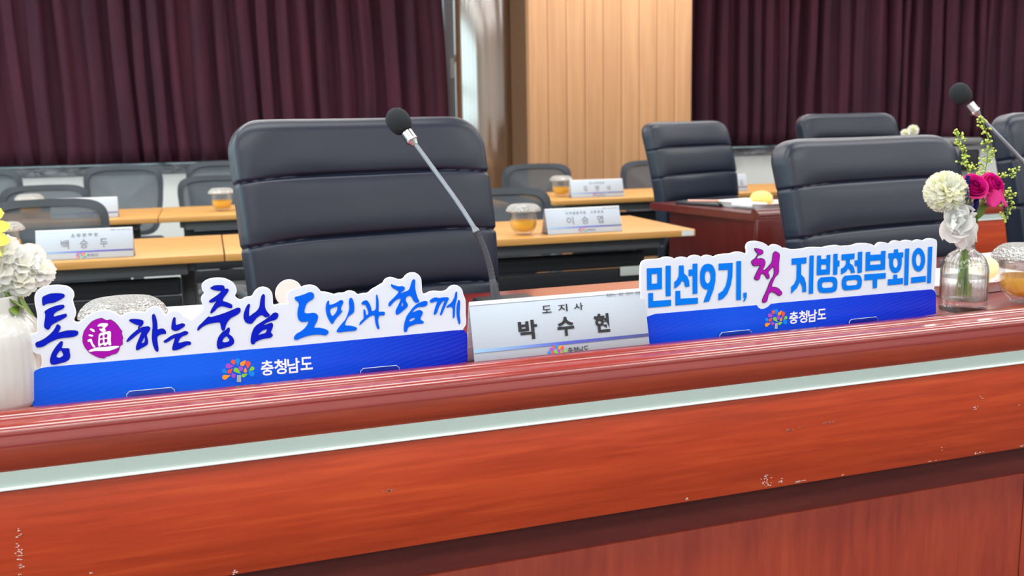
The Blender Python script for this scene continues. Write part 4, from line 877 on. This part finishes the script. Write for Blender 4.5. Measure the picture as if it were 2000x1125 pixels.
# sprays of green berries
for ft, pts, sd, lab, n in (((.006, .0, .027), [(1.462, 1.52, .95), (1.470, 1.522, 1.01), (1.452, 1.522, 1.045), (1.436, 1.52, 1.080), (1.425, 1.52, 1.106)], 1, 'yellow-green berry spray in the bottle, rising left above the roses', 30),
                        ((-.006, .002, .026), [(1.468, 1.53, .95), (1.505, 1.532, 1.02), (1.510, 1.53, 1.075), (1.502, 1.528, 1.105), (1.484, 1.525, 1.132)], 2, 'tallest yellow-green berry spray in the bottle, reaching toward the microphone', 32),
                        ((.002, .008, .026), [(1.472, 1.53, .95), (1.520, 1.53, 1.005), (1.552, 1.525, 1.022), (1.572, 1.52, 1.028)], 3, 'yellow-green berry spray in the bottle, leaning far right past the roses', 16),
                        ((.010, -.004, .027), [(1.472, 1.525, .95), (1.505, 1.515, .985), (1.535, 1.51, .990), (1.546, 1.51, .965), (1.543, 1.51, .935)], 4, 'yellow-green berry spray in the bottle, drooping at right below the roses', 22)):
    foot = B+Vector(ft); e = empty('berry_spray', foot); tag(e, lab, 'flower', None)
    mb = MB(); mbb = MB(); sprig(mb, mbb, pts, sd, n=n, start=.28)
    mb.tube(smooth_path([foot, foot.lerp(B+Vector((.004, 0, .13)), .6), B+Vector((.004, .002, .132)), Vector(pts[0])], 6), .0016, 'stem', 6)
    local(e, mb); mb.build('stem', e); local(e, mbb); o = mbb.build('berries', e); o['kind'] = 'stuff'

# --- white ribbed ceramic vase at the left edge
VX, VY = -.212, 1.533
mb = MB(); prof = [(0, 0), (.058, 0), (.062, .003), (.0655, .010), (.068, .05), (.0685, .085), (.067, .102), (.063, .114), (.055, .123), (.0505, .128), (.0495, .134), (.0500, .152), (.0492, .154), (.0475, .153), (.0465, .13), (.05, .12), (.06, .1), (.06, .01), (0, .008)]
mb.lathe(prof, 'ceramic', 144, ribs=36, rib=.006, scallop=[0, 0, 0, 1, 1, 1, 1, 1, 1, 0]+[0]*9)
o = mb.build('vase'); o.location = (VX, VY, ZD); tag(o, 'white ribbed ceramic vase at the left edge beside the calligraphy sign', 'vase')
V0 = Vector((VX, VY, ZD))
foot = V0+Vector((.005, 0, .02)); e = empty('stock_flower', foot); tag(e, 'frilly white flower cluster spilling over the white vase rim', 'flower')
mb = MB(); rnd = random.Random(21)
for (dx, dy, dz, R) in ((-.014, -.01, .205, .030), (.018, -.012, .207, .026), (.043, -.006, .188, .024), (.062, -.004, .178, .020), (.014, -.022, .182, .025), (-.02, -.02, .178, .026), (.040, -.018, .168, .020), (-.002, .01, .225, .022), (.052, .01, .198, .018), (-.04, -.01, .19, .026)):
    ball_bloom(mb, V0+Vector((dx+.010, dy, dz+.003)), R*1.04, (dx*6, -.7, .55), 'petal_pure', 'petal_white', 30, int(dz*1e4), .95, -.5, .9, .40, 1.1)
local(e, mb); mb.build('bloom', e, 0)
mb = MB()
for p, d, L in (((.030, -.02, .160), (.5, -.4, -.7), .035), ((.046, -.012, .158), (.3, -.3, -1), .040), ((.036, -.018, .158), (.1, -.5, -.9), .036), ((-.02, -.03, .158), (-.3, -.6, -.3), .03)):
    leaf(mb, V0+Vector(p), d, L, .010, 'stem', 1.0, .3)
local(e, mb); mb.build('sepals', e)
mb = MB(); mb.tube(smooth_path([foot, V0+Vector((.01, 0, .1)), V0+Vector((.012, 0, .165)), V0+Vector((.016, -.005, .19))], 6), .003, 'stem', 8); local(e, mb); mb.build('stem', e)
foot = V0+Vector((-.01, .004, .02)); e = empty('yellow_daisy', foot); tag(e, 'large yellow daisy cut off by the left edge above the white vase', 'flower')
c = V0+Vector((-.018, -.034, .238)); mb = MB(); A = Matrix.Translation(c) @ frame_of((.05, -.75, .55))
for k in range(16):
    petal(mb, A @ Matrix.Rotation(k*2*PI/16+.1, 4, 'Z'),   .064, .0125, 'petal_yellow', 1.25, .35, .18, .35, .06, 10, 6, k)
for k in range(10):
    petal(mb, A @ Matrix.Rotation(k*2*PI/10, 4, 'Z'), .04, .009, 'petal_yellow', .9, .4, .18, .35, .04, 7, 4, k)
local(e, mb); mb.build('petals', e, 0)
mb = MB(); mb.ball(c, (.012, .012, .012), 'berry', 16, 10); local(e, mb); mb.build('centre', e)
mb = MB(); mb.tube(smooth_path([foot, V0+Vector((-.012, .004, .12)), c+Vector((0, .01, -.012))], 6), .0025, 'stem', 8); local(e, mb); mb.build('stem', e)
foot = V0+Vector((0, .01, .02)); e = empty('filler_sprig', foot); tag(e, 'tiny green filler buds between yellow daisy and white cluster', 'flower')
mb = MB(); mbb = MB(); sprig(mb, mbb, [V0+Vector((0, .0, .15)), V0+Vector((.008, -.012, .2)), V0+Vector((.02, -.028, .236))], 9, .0022, .02, .5, 22)
mb.tube([foot, V0+Vector((0, .0, .15))], .0016, 'stem', 6); local(e, mb); mb.build('stem', e); local(e, mbb); o = mbb.build('buds', e); o['kind'] = 'stuff'

# ================================================================== trays and food
def tray(loc, rz, w, d, label, h=.022):
    loc = (loc[0], loc[1], loc[2]+.0025)
    e = empty('food_tray', loc, rz); tag(e, label, 'tray')
    mb = MB(); n = 40; prof = [(0, .0, .78), (0, .001, .80), (1, h, .96), (1, h+.001, 1.0), (1, h-.002, 1.0), (1, h-.004, .98), (0, .004, .80)]
    vs = []
    for (k, z, s) in [(0, 0, .86), (0, 0, .88), (1, h-.001, .97), (1, h, .98), (1, h, 1.0), (1, h-.003, 1.0)]:
        for i in range(n):
            a = 2*PI*i/n; c, si = math.cos(a), math.sin(a); p = 5
            vs.append((w/2*s*math.copysign(abs(c)**(2/p), c), d/2*s*math.copysign(abs(si)**(2/p), si), z))
    fs = [list(range(n))] + [(i*n+k, i*n+(k+1) % n, (i+1)*n+(k+1) % n, (i+1)*n+k) for i in range(5) for k in range(n)]
    mb.add(vs, fs, 'paper_white'); mb.box((0, 0, .010), (.004, d*.86, .014), 'paper_white', .001); o = mb.build('dish', e)
    o.modifiers.new('thick', 'SOLIDIFY').thickness = .0016
    return e
def bun(loc, r, mname, name, label, cat):
    mb = MB(); mb.ball((0, 0, r[2]), r, mname, 24, 16)
    mb.v = [p + Vector((0, 0, 0)) + p.normalized()*.0015*noise.noise(p*60) if p.length else p for p in mb.v]
    o = mb.build(name); o.location = loc; return tag(o, label, cat)
tray((1.655, 1.735, ZD), R_(4), .31, .20, 'white food tray on the red desk behind the flower bottle')
bun((1.742, 1.755, ZD+.005), (.030, .030, .026), 'bread', 'bread_roll', 'pale bread roll in the white tray behind the flower bottle', 'bread')
mb = MB(); mb.box((0, 0, .006), (.06, .045, .010), 'ham', .004); o = mb.build('ham_slice'); o.location = (1.752, 1.69, ZD+.005); o.rotation_euler.z = .3
tag(o, 'pink slice of food lying in the white tray behind the bottle', 'food')
mb = MB(); mb.box((0, 0, .009), (.14, .09, .018), 'grey_metal', .004); o = mb.build('document_box'); o.location = (1.90, 1.95, ZD); o.rotation_euler.z = .1
tag(o, 'flat grey case on the red desk between tray and tea glass', 'case')
def sheet(name, loc, rz, w, d, label, h=.003):
    mb = MB(); mb.box((0, 0, h/2), (w, d, h), 'paper_white', .0005, 1); o = mb.build(name); o.location = (loc[0], loc[1], loc[2]+.0008); o.rotation_euler.z = rz; return tag(o, label, 'paper')
sheet('document', (2.08, 2.03, ZD), R_(6), .21, .15, 'white document lying near the far edge of the red desk at right')
tray((.02, 1.97, ZD), R_(-3), .22, .16, 'white food tray behind the calligraphy sign, right of the crystal lid', .03)

# ================================================================== leather chairs
def leather_chair(loc, rz, label, group):
    e = empty('leather_office_chair', loc, rz); tag(e, label, 'chair', group)
    H = .70; W0 = .294; th = .052; z0 = .46; seams = (.12, .315, .437, .572)
    nz = 260; na = 84; vs = []
    def puff(h):
        b = [-.02] + list(seams) + [H+.03]
        for a_, c_ in zip(b, b[1:]):
            if a_ <= h <= c_:
                t = 2*(h-a_)/(c_-a_)-1; return .009*(1-abs(t)**4)
        return 0
    for j in range(nz+1):
        h = H*j/nz
        a = W0*(.93+.07*min(1, h/.45)) ; b = th
        rc = .075
        if h > H-rc:
            q = (h-(H-rc))/rc; a -= rc*(1-math.sqrt(max(0, 1-q*q))); 
            if h > H-.035:
                q2 = (h-(H-.035))/.035; b *= .30+.70*math.sqrt(max(0, 1-q2*q2))
        if h < .05: b *= .5+.5*math.sqrt(max(0, 1-(1-h/.05)**2)); a -= .02*(1-h/.05)**2
        
        rec = -.035*math.sin(PI*min(1, h/H))                      # gentle S of the back
        for k in range(na):
            t = 2*PI*k/na; c, s = math.cos(t), math.sin(t); p = 5.0
            x = a*math.copysign(abs(c)**(2/p), c); y = b*math.copysign(abs(s)**(2/p), s)
            groove = sum(.0075*math.exp(-((h-s_+.012*(abs(x)/a)**3)/.0040)**2) for s_ in seams)
            ff = max(0, -y/b)**.5*(1-(abs(x)/a)**6) if b else 0
            y -= (puff(h))*ff*(1-.25*(x/a)**2); y += groove*max(0, -y/b)**.5*.9
            x *= 1-groove*1.6*(abs(c)**3)
            y += .030*(-(x/W0)**2)                                # wraps slightly forward at the sides
            vs.append((x, y+rec, h))
    fs = [(j*na+k, j*na+(k+1) % na, (j+1)*na+(k+1) % na, (j+1)*na+k) for j in range(nz) for k in range(na)]
    fs.append(list(range(na))[::-1]); fs.append([nz*na+k for k in range(na)])
    mb = MB(); M = Matrix.Translation((0, .235, z0)) @ Matrix.Rotation(R_(-9), 4, 'X'); mb.add(vs, fs, 'leather', True, M); mb.build('backrest', e, 60)
    mb = MB(); mb.box((0, 0, 0), (.52, .50, .11), 'leather', .045, 5, Matrix.Translation((0, -.03, .43)) @ Matrix.Rotation(R_(3), 4, 'X')); mb.build('seat', e)
    for s in (-1, 1):
        mb = MB(); mb.tube(smooth_path([(s*.27, .17, .44), (s*.31, .16, .56), (s*.31, .10, .635), (s*.31, -.14, .635), (s*.31, -.19, .57), (s*.27, -.15, .42)], 5), .014, 'black_plastic', 10)
        mb.box((s*.31, -.02, .652), (.055, .26, .028), 'black_plastic', .012, 3); mb.build('armrest', e)
    mb = MB(); mb.tube([(0, .02, .1), (0, .02, .38)], [.028, .028], 'chrome', 16); mb.box((0, .03, .375), (.16, .24, .03), 'black_plastic', .01); mb.build('gas_lift', e)
    mb = MB()
    for k in range(5):
        a = k*2*PI/5+.3; mb.tube([(0, .02, .115), (.14*math.cos(a), .02+.14*math.sin(a), .105), (.29*math.cos(a), .02+.29*math.sin(a), .075)], [.03, .024, .016], 'black_plastic', 10)
    mb.build('star_base', e)
    for k in range(5):
        a = k*2*PI/5+.3; mb = MB(); mb.lathe([(0, -.02), (.02, -.018), (.03, -.01), (.03, .01), (.02, .018), (0, .02)], 'black_plastic', 20, Matrix.Translation((.29*math.cos(a), .02+.29*math.sin(a), .03)) @ Matrix.Rotation(a, 4, 'Z') @ Matrix.Rotation(PI/2, 4, 'X'))
        mb.build('caster', e)
    return e
G = 'black leather chairs behind the red desks'
lc = leather_chair((.517, 1.995, .0), R_(9), 'large black leather chair behind the first microphone and name card', G)
def more_leather(loc, rz, label, k=1.0, kx=1.0):
    c = copy_tree(lc); c.location = loc; c.rotation_euler.z = rz; c['label'] = label; c.scale = (kx, 1.0, k); return c
more_leather((1.885, 1.99, -.0), R_(8), 'black leather chair behind the azure lettered sign and flower bottle', .937, 1.08)
more_leather((2.615, 2.02, 0), R_(4), 'black leather chair at the right edge behind the second microphone stem', .985)
more_leather((2.60, 4.13, 0), R_(22), 'black leather chair turned slightly, behind the side desk with the tray', .972)
more_leather((3.36, 4.02, 0), R_(2), 'black leather chair farther back, its top showing over the chair by the flowers', .992)

# ================================================================== the second red desk
d2 = desk(2.19, 5.4, (0, 3.36, 0), 'darker red desk seen end-on beyond the oak table, a tray on its corner', [3.2, 4.4], left_slant=.03, xs=2.40)
mb = MB(); mb.lathe([(0, -.002), (.03, -.002), (.03, .002), (0, .002)], 'dark_hole', 28, Matrix.Translation((2.218, 3.72, .605)) @ Matrix.Rotation(R_(-3), 4, 'Z') @ Matrix.Rotation(PI/2, 4, 'Y') @ Matrix.Diagonal((1.3, 1, 1, 1)))
o = mb.build('cable_hole'); o.parent = d2; o.matrix_parent_inverse = Matrix.Translation((0, -3.36, 0))
tray((2.40, 3.66, ZD), R_(12), .22, .30, 'white food tray on the corner of the second red desk')
bun((2.45, 3.70, ZD+.006), (.045, .05, .028), 'cake', 'sponge_cake', 'yellow sponge cake in the tray on the second red desk', 'cake')
bun((2.41, 3.60, ZD+.006), (.022, .025, .012), 'orange_food', 'orange_slice', 'orange food piece beside the yellow cake on the second desk', 'food')
mb = MB(); mb.box((0, 0, .009), (.09, .12, .016), 'paper_white', .005); o = mb.build('napkin_pack'); o.location = (2.34, 3.62, ZD+.006); o.rotation_euler.z = .2
tag(o, 'white folded napkin in the tray on the second red desk', 'napkin')
mb = MB(); mb.box((0, 0, .006), (.10, .24, .012), 'black_plastic', .003); o = mb.build('tablet'); o.location = (2.27, 3.86, ZD+.0008); o.rotation_euler.z = R_(20)
tag(o, 'flat black tablet beside the tray on the second red desk', 'tablet')
mb = MB(); mb.tube([(-.07, 0, .005), (.05, 0, .005)], .005, 'ham', 8); mb.tube([(.05, 0, .005), (.07, 0, .005)], .005, 'orange_food', 8); o = mb.build('chopstick_sleeve'); o.location = (2.27, 3.86, ZD+.012); o.rotation_euler.z = R_(-40)
tag(o, 'thin red and orange wrapper lying on the black tablet', 'wrapper')
mb = MB(); mb.lathe([(0, 0), (.035, 0), (.038, .01), (.038, .08), (.02, .11), (.015, .13), (.017, .145), (.013, .145), (.012, .12), (.03, .08), (.03, .01), (0, .008)], 'ceramic', 32)
o = mb.build('bud_vase'); o.location = (3.135, 3.62, ZD); tag(o, 'small pale vase on the second desk hidden behind a leather chair', 'vase')
foot = Vector((3.135, 3.62, ZD+.02)); e = empty('white_blossom', foot); tag(e, 'small white blossom peeking over the leather chair, far from the camera', 'flower')
mb = MB()
for dx, dz, R in ((.010, .298, .024), (-.030, .285, .020), (-.045, .255, .022), (.0, .262, .022)): ball_bloom(mb, Vector((3.135+dx, 3.61, ZD+dz)), R, (0, -.7, .5), 'petal_pure', 'petal_cream', 30, 5, .8, -.5, 1, .4, 1.0)
local(e, mb); mb.build('bloom', e, 0)
mb = MB(); mb.tube([foot, (3.135, 3.62, ZD+.15), (3.12, 3.615, ZD+.25)], .0025, 'stem', 6); local(e, mb); mb.build('stem', e)
# dark appliance on the far side
e = empty('equipment_case', (6.07, 6.4, 0), ROOM); tag(e, 'dark grey equipment cabinet seen between two leather chairs at right', 'cabinet')
mb = MB(); mb.box((0, .2, .44), (.34, .40, .88), 'case_grey', .015); mb.build('body', e)
mb = MB(); mb.box((0, .2, .915), (.36, .42, .05), 'case_grey', .015); mb.build('top_cover', e)
mb = MB(); mb.box((.05, -.003, .77), (.18, .02, .16), 'case_dark', .02, 3); mb.build('front_panel', e)
mb = MB(); mb.box((.03, -.004, .62), (.26, .02, .05), 'case_dark', .008); mb.build('drawer', e)

# ================================================================== oak training tables
def training_table(u, v, label, dep=.64, L=1.74):
    e = empty('training_table', W(u, v, 0), ROOM); tag(e, label, 'table', 'oak topped training tables')
    mb = MB(); mb.box((L/2, dep/2, ZT-.013), (L-.004, dep, .026), 'oak', .003, 2); mb.build('table_top', e)
    mb = MB(); mb.box((L/2, .09, ZT-.05), (L-.24, .05, .045), 'beam_metal', .006); mb.box((L/2, dep-.14, ZT-.05), (L-.24, .05, .045), 'beam_metal', .006); mb.build('beam', e)
    mb = MB()
    for k, (zc, yc) in enumerate(((.60, .15), (.535, .142), (.47, .136), (.405, .142))): mb.box((L/2, yc, zc), (L-.30, .018, .062), 'modesty', .008, 3)
    mb.build('modesty_panel', e)
    for x in (.13, L-.13):
        mb = MB(); mb.box((x, dep/2, ZT-.045), (.07, dep-.16, .035), 'beam_metal', .006); mb.box((x, dep*.55, .38), (.05, .07, .60), 'beam_metal', .012)
        mb.tube([(x, .06, .085), (x, dep*.55, .115), (x, dep-.04, .085)], [.016, .028, .016], 'grey_plastic', 10)
        lg = mb.build('leg', e)
        for y in (.06, dep-.04):
            mb = MB(); mb.lathe([(0, -.016), (.03, -.014), (.034, 0), (.03, .014), (0, .016)], 'black_plastic', 20, Matrix.Translation((x, y, .034)) @ Matrix.Rotation(PI/2, 4, 'Y')); mb.build('caster', lg)
    return e
tt = training_table(.03, 3.545, 'oak training table in front of the far row, right end with a small sticker')
def more_table(u, v, label):
    c = copy_tree(tt); c.location = W(u, v, 0); c['label'] = label; return c
more_table(-1.71, 3.545, 'oak training table at left carrying the name card above the white flowers')
more_table(-.25, 5.13, 'far oak training table just left of the big chair, amber glass on it')
more_table(-1.99, 5.13, 'far oak training table at the left edge, card and glass lid half hidden')
more_table(1.735, 5.13, 'far oak training table in front of the tan wood panel')
more_table(3.475, 5.13, 'far oak training table mostly hidden behind the side desk chair')
mb = MB(); mb.box((0, 0, 0), (.05, .0008, .020), 'sticker'); o = mb.build('sticker', tt); o.location = (1.705, -.0006, ZT-.013); o['label'] = 'pale blue sticker'
mb = MB(); mb.box((0, 0, 0), (.15, .003, .036), 'sticker', .001); o = mb.build('sticker', tt); o.location = (1.555, .127, .555); o['label'] = 'pale label on the modesty panel'

# ================================================================== mesh backed task chairs
def task_chair(loc, rz, label):
    e = empty('mesh_task_chair', loc, rz); tag(e, label, 'chair', 'mesh backed task chairs')
    M = Matrix.Translation((0, .21, .46)) @ Matrix.Rotation(R_(-9), 4, 'X'); H = .40; wb, wt = .215, .235
    def edge(t):
        pts = []
        for i in range(72):
            a = 2*PI*i/72; c, s = math.cos(a), math.sin(a); p = 6
            x = math.copysign(abs(c)**(2/p), c); z = math.copysign(abs(s)**(2/p), s)
            h = (z+1)/2; w = wb+(wt-wb)*h - (.03*(1-h)**3)
            pts.append(Vector((x*w*t, -.03*(x*x)+.02*math.sin(PI*h), H*(.5+.5*z*(1-(1-t)*w/(H*.5))) + .012*(1-x*x)*(1 if z > 0 else 0))))
        return pts
    mb = MB(); o_, i_ = edge(1.0), edge(.87); n = 72; vs = []
    for dy in (-.012, .012):
        for ring in (o_, i_): vs += [p+Vector((0, dy, 0)) for p in ring]
    fs = []
    for k in range(n):
        q = (k+1) % n
        fs += [(k, q, n+q, n+k), (2*n+k, 3*n+k, 3*n+q, 2*n+q), (k, 2*n+k, 2*n+q, q), (n+k, n+q, 3*n+q, 3*n+k)]
    mb.add(vs, fs, 'chair_frame', True, M); mb.build('back_frame', e)
    mb = MB(); c = sum(i_, Vector())/n; rings = [[c+(p-c)*t for p in i_] for t in (1.02, .7, .35)]
    vs = [p for r in rings for p in r]+[c]; fs = [(r*n+k, r*n+(k+1) % n, (r+1)*n+(k+1) % n, (r+1)*n+k) for r in range(2) for k in range(n)] + [(2*n+k, 2*n+(k+1) % n, 3*n) for k in range(n)]
    mb.add(vs, fs, 'chair_mesh', True, M); mb.build('mesh_back', e)
    mb = MB(); mb.box((0, -.02, .425), (.45, .44, .07), 'navy_cloth', .03, 4); mb.build('seat', e)
    mb = MB(); mb.tube(smooth_path([(0, .05, .37), (0, .24, .38), (0, .262, .45), (0, .275, .56)], 5), .02, 'grey_plastic', 10); mb.build('back_stem', e)
    mb = MB(); mb.tube([(0, 0, .1), (0, 0, .38)], .025, 'grey_plastic', 14); mb.box((0, 0, .378), (.2, .22, .03), 'grey_plastic', .008); mb.build('gas_lift', e)
    mb = MB()
    for k in range(5):
        a = k*2*PI/5+.2; mb.tube([(0, 0, .11), (.13*math.cos(a), .13*math.sin(a), .1), (.27*math.cos(a), .27*math.sin(a), .07)], [.03, .022, .016], 'grey_plastic', 10)
    mb.build('star_base', e)
    for k in range(5):
        a = k*2*PI/5+.2; mb = MB(); mb.lathe([(0, -.02), (.02, -.018), (.028, -.01), (.028, .01), (.02, .018), (0, .02)], 'black_plastic', 18, Matrix.Translation((.27*math.cos(a), .27*math.sin(a), .028)) @ Matrix.Rotation(a, 4, 'Z') @ Matrix.Rotation(PI/2, 4, 'X')); mb.build('caster', e)
    return e
tc = task_chair((-.375, 4.23, 0), ROOM, 'grey mesh task chair behind the nearer left oak table')
def more_task(x, y, label, k=1.0, rz=0):
    c = copy_tree(tc); c.location = (x, y-.22, 0); c.rotation_euler.z = ROOM+R_(rz); c.scale = (1, 1, k); c['label'] = label; return c
more_task(1.515, 4.35, 'grey mesh task chair behind the oak table right of the large leather chair', .97)
more_task(-.515, 6.15, 'grey mesh task chair behind the far left table, its top above the half hidden card', .97)
more_task(.41, 6.22, 'grey mesh task chair behind the far amber glass, left of the large leather chair', .99)
more_task(2.365, 6.1, 'grey mesh task chair against the tan panel, behind the far amber glass', 1.0)
more_task(3.17, 6.05, 'grey mesh task chair partly hidden left of the side desk leather chair', 1.0)
more_task(-.125, 6.7, 'tall dark mesh task chair in the back row, centred under the left curtain', 1.06, -3)
more_task(.49, 6.9, 'dark mesh task chair in the back row beside the large leather chair', 1.06)
more_task(-.92, 6.9, 'dark mesh task chair in the back row at the left edge', 1.05)

# ================================================================== camera
cd = bpy.data.cameras.new('camera'); cam = bpy.data.objects.new('camera', cd); COL.objects.link(cam)
cam.matrix_world = Matrix(((.9400192, .0724448, -.3333401, 0), (-.3406060, .1456292, -.9288593, 0), (-.0187470, .9866833, .1615694, 1.144), (0, 0, 0, 1)))
cd.sensor_width = 36; cd.lens = 36; cd.clip_start = .05; cd.clip_end = 60
cd.dof.use_dof = True; cd.dof.focus_distance = 1.62; cd.dof.aperture_fstop = 6.8
SC.camera = cam
vs_ = SC.view_settings
SC.display_settings.display_device = 'sRGB'
vs_.view_transform = 'Standard'; vs_.look = 'None'; vs_.gamma = 1; vs_.use_curve_mapping = False
vs_.exposure = -.42
SC.cycles.use_denoising = True
SC.cycles.max_bounces = 12; SC.cycles.transparent_max_bounces = 12; SC.cycles.transmission_bounces = 10
SC.cycles.caustics_reflective = False; SC.cycles.sample_clamp_indirect = 6
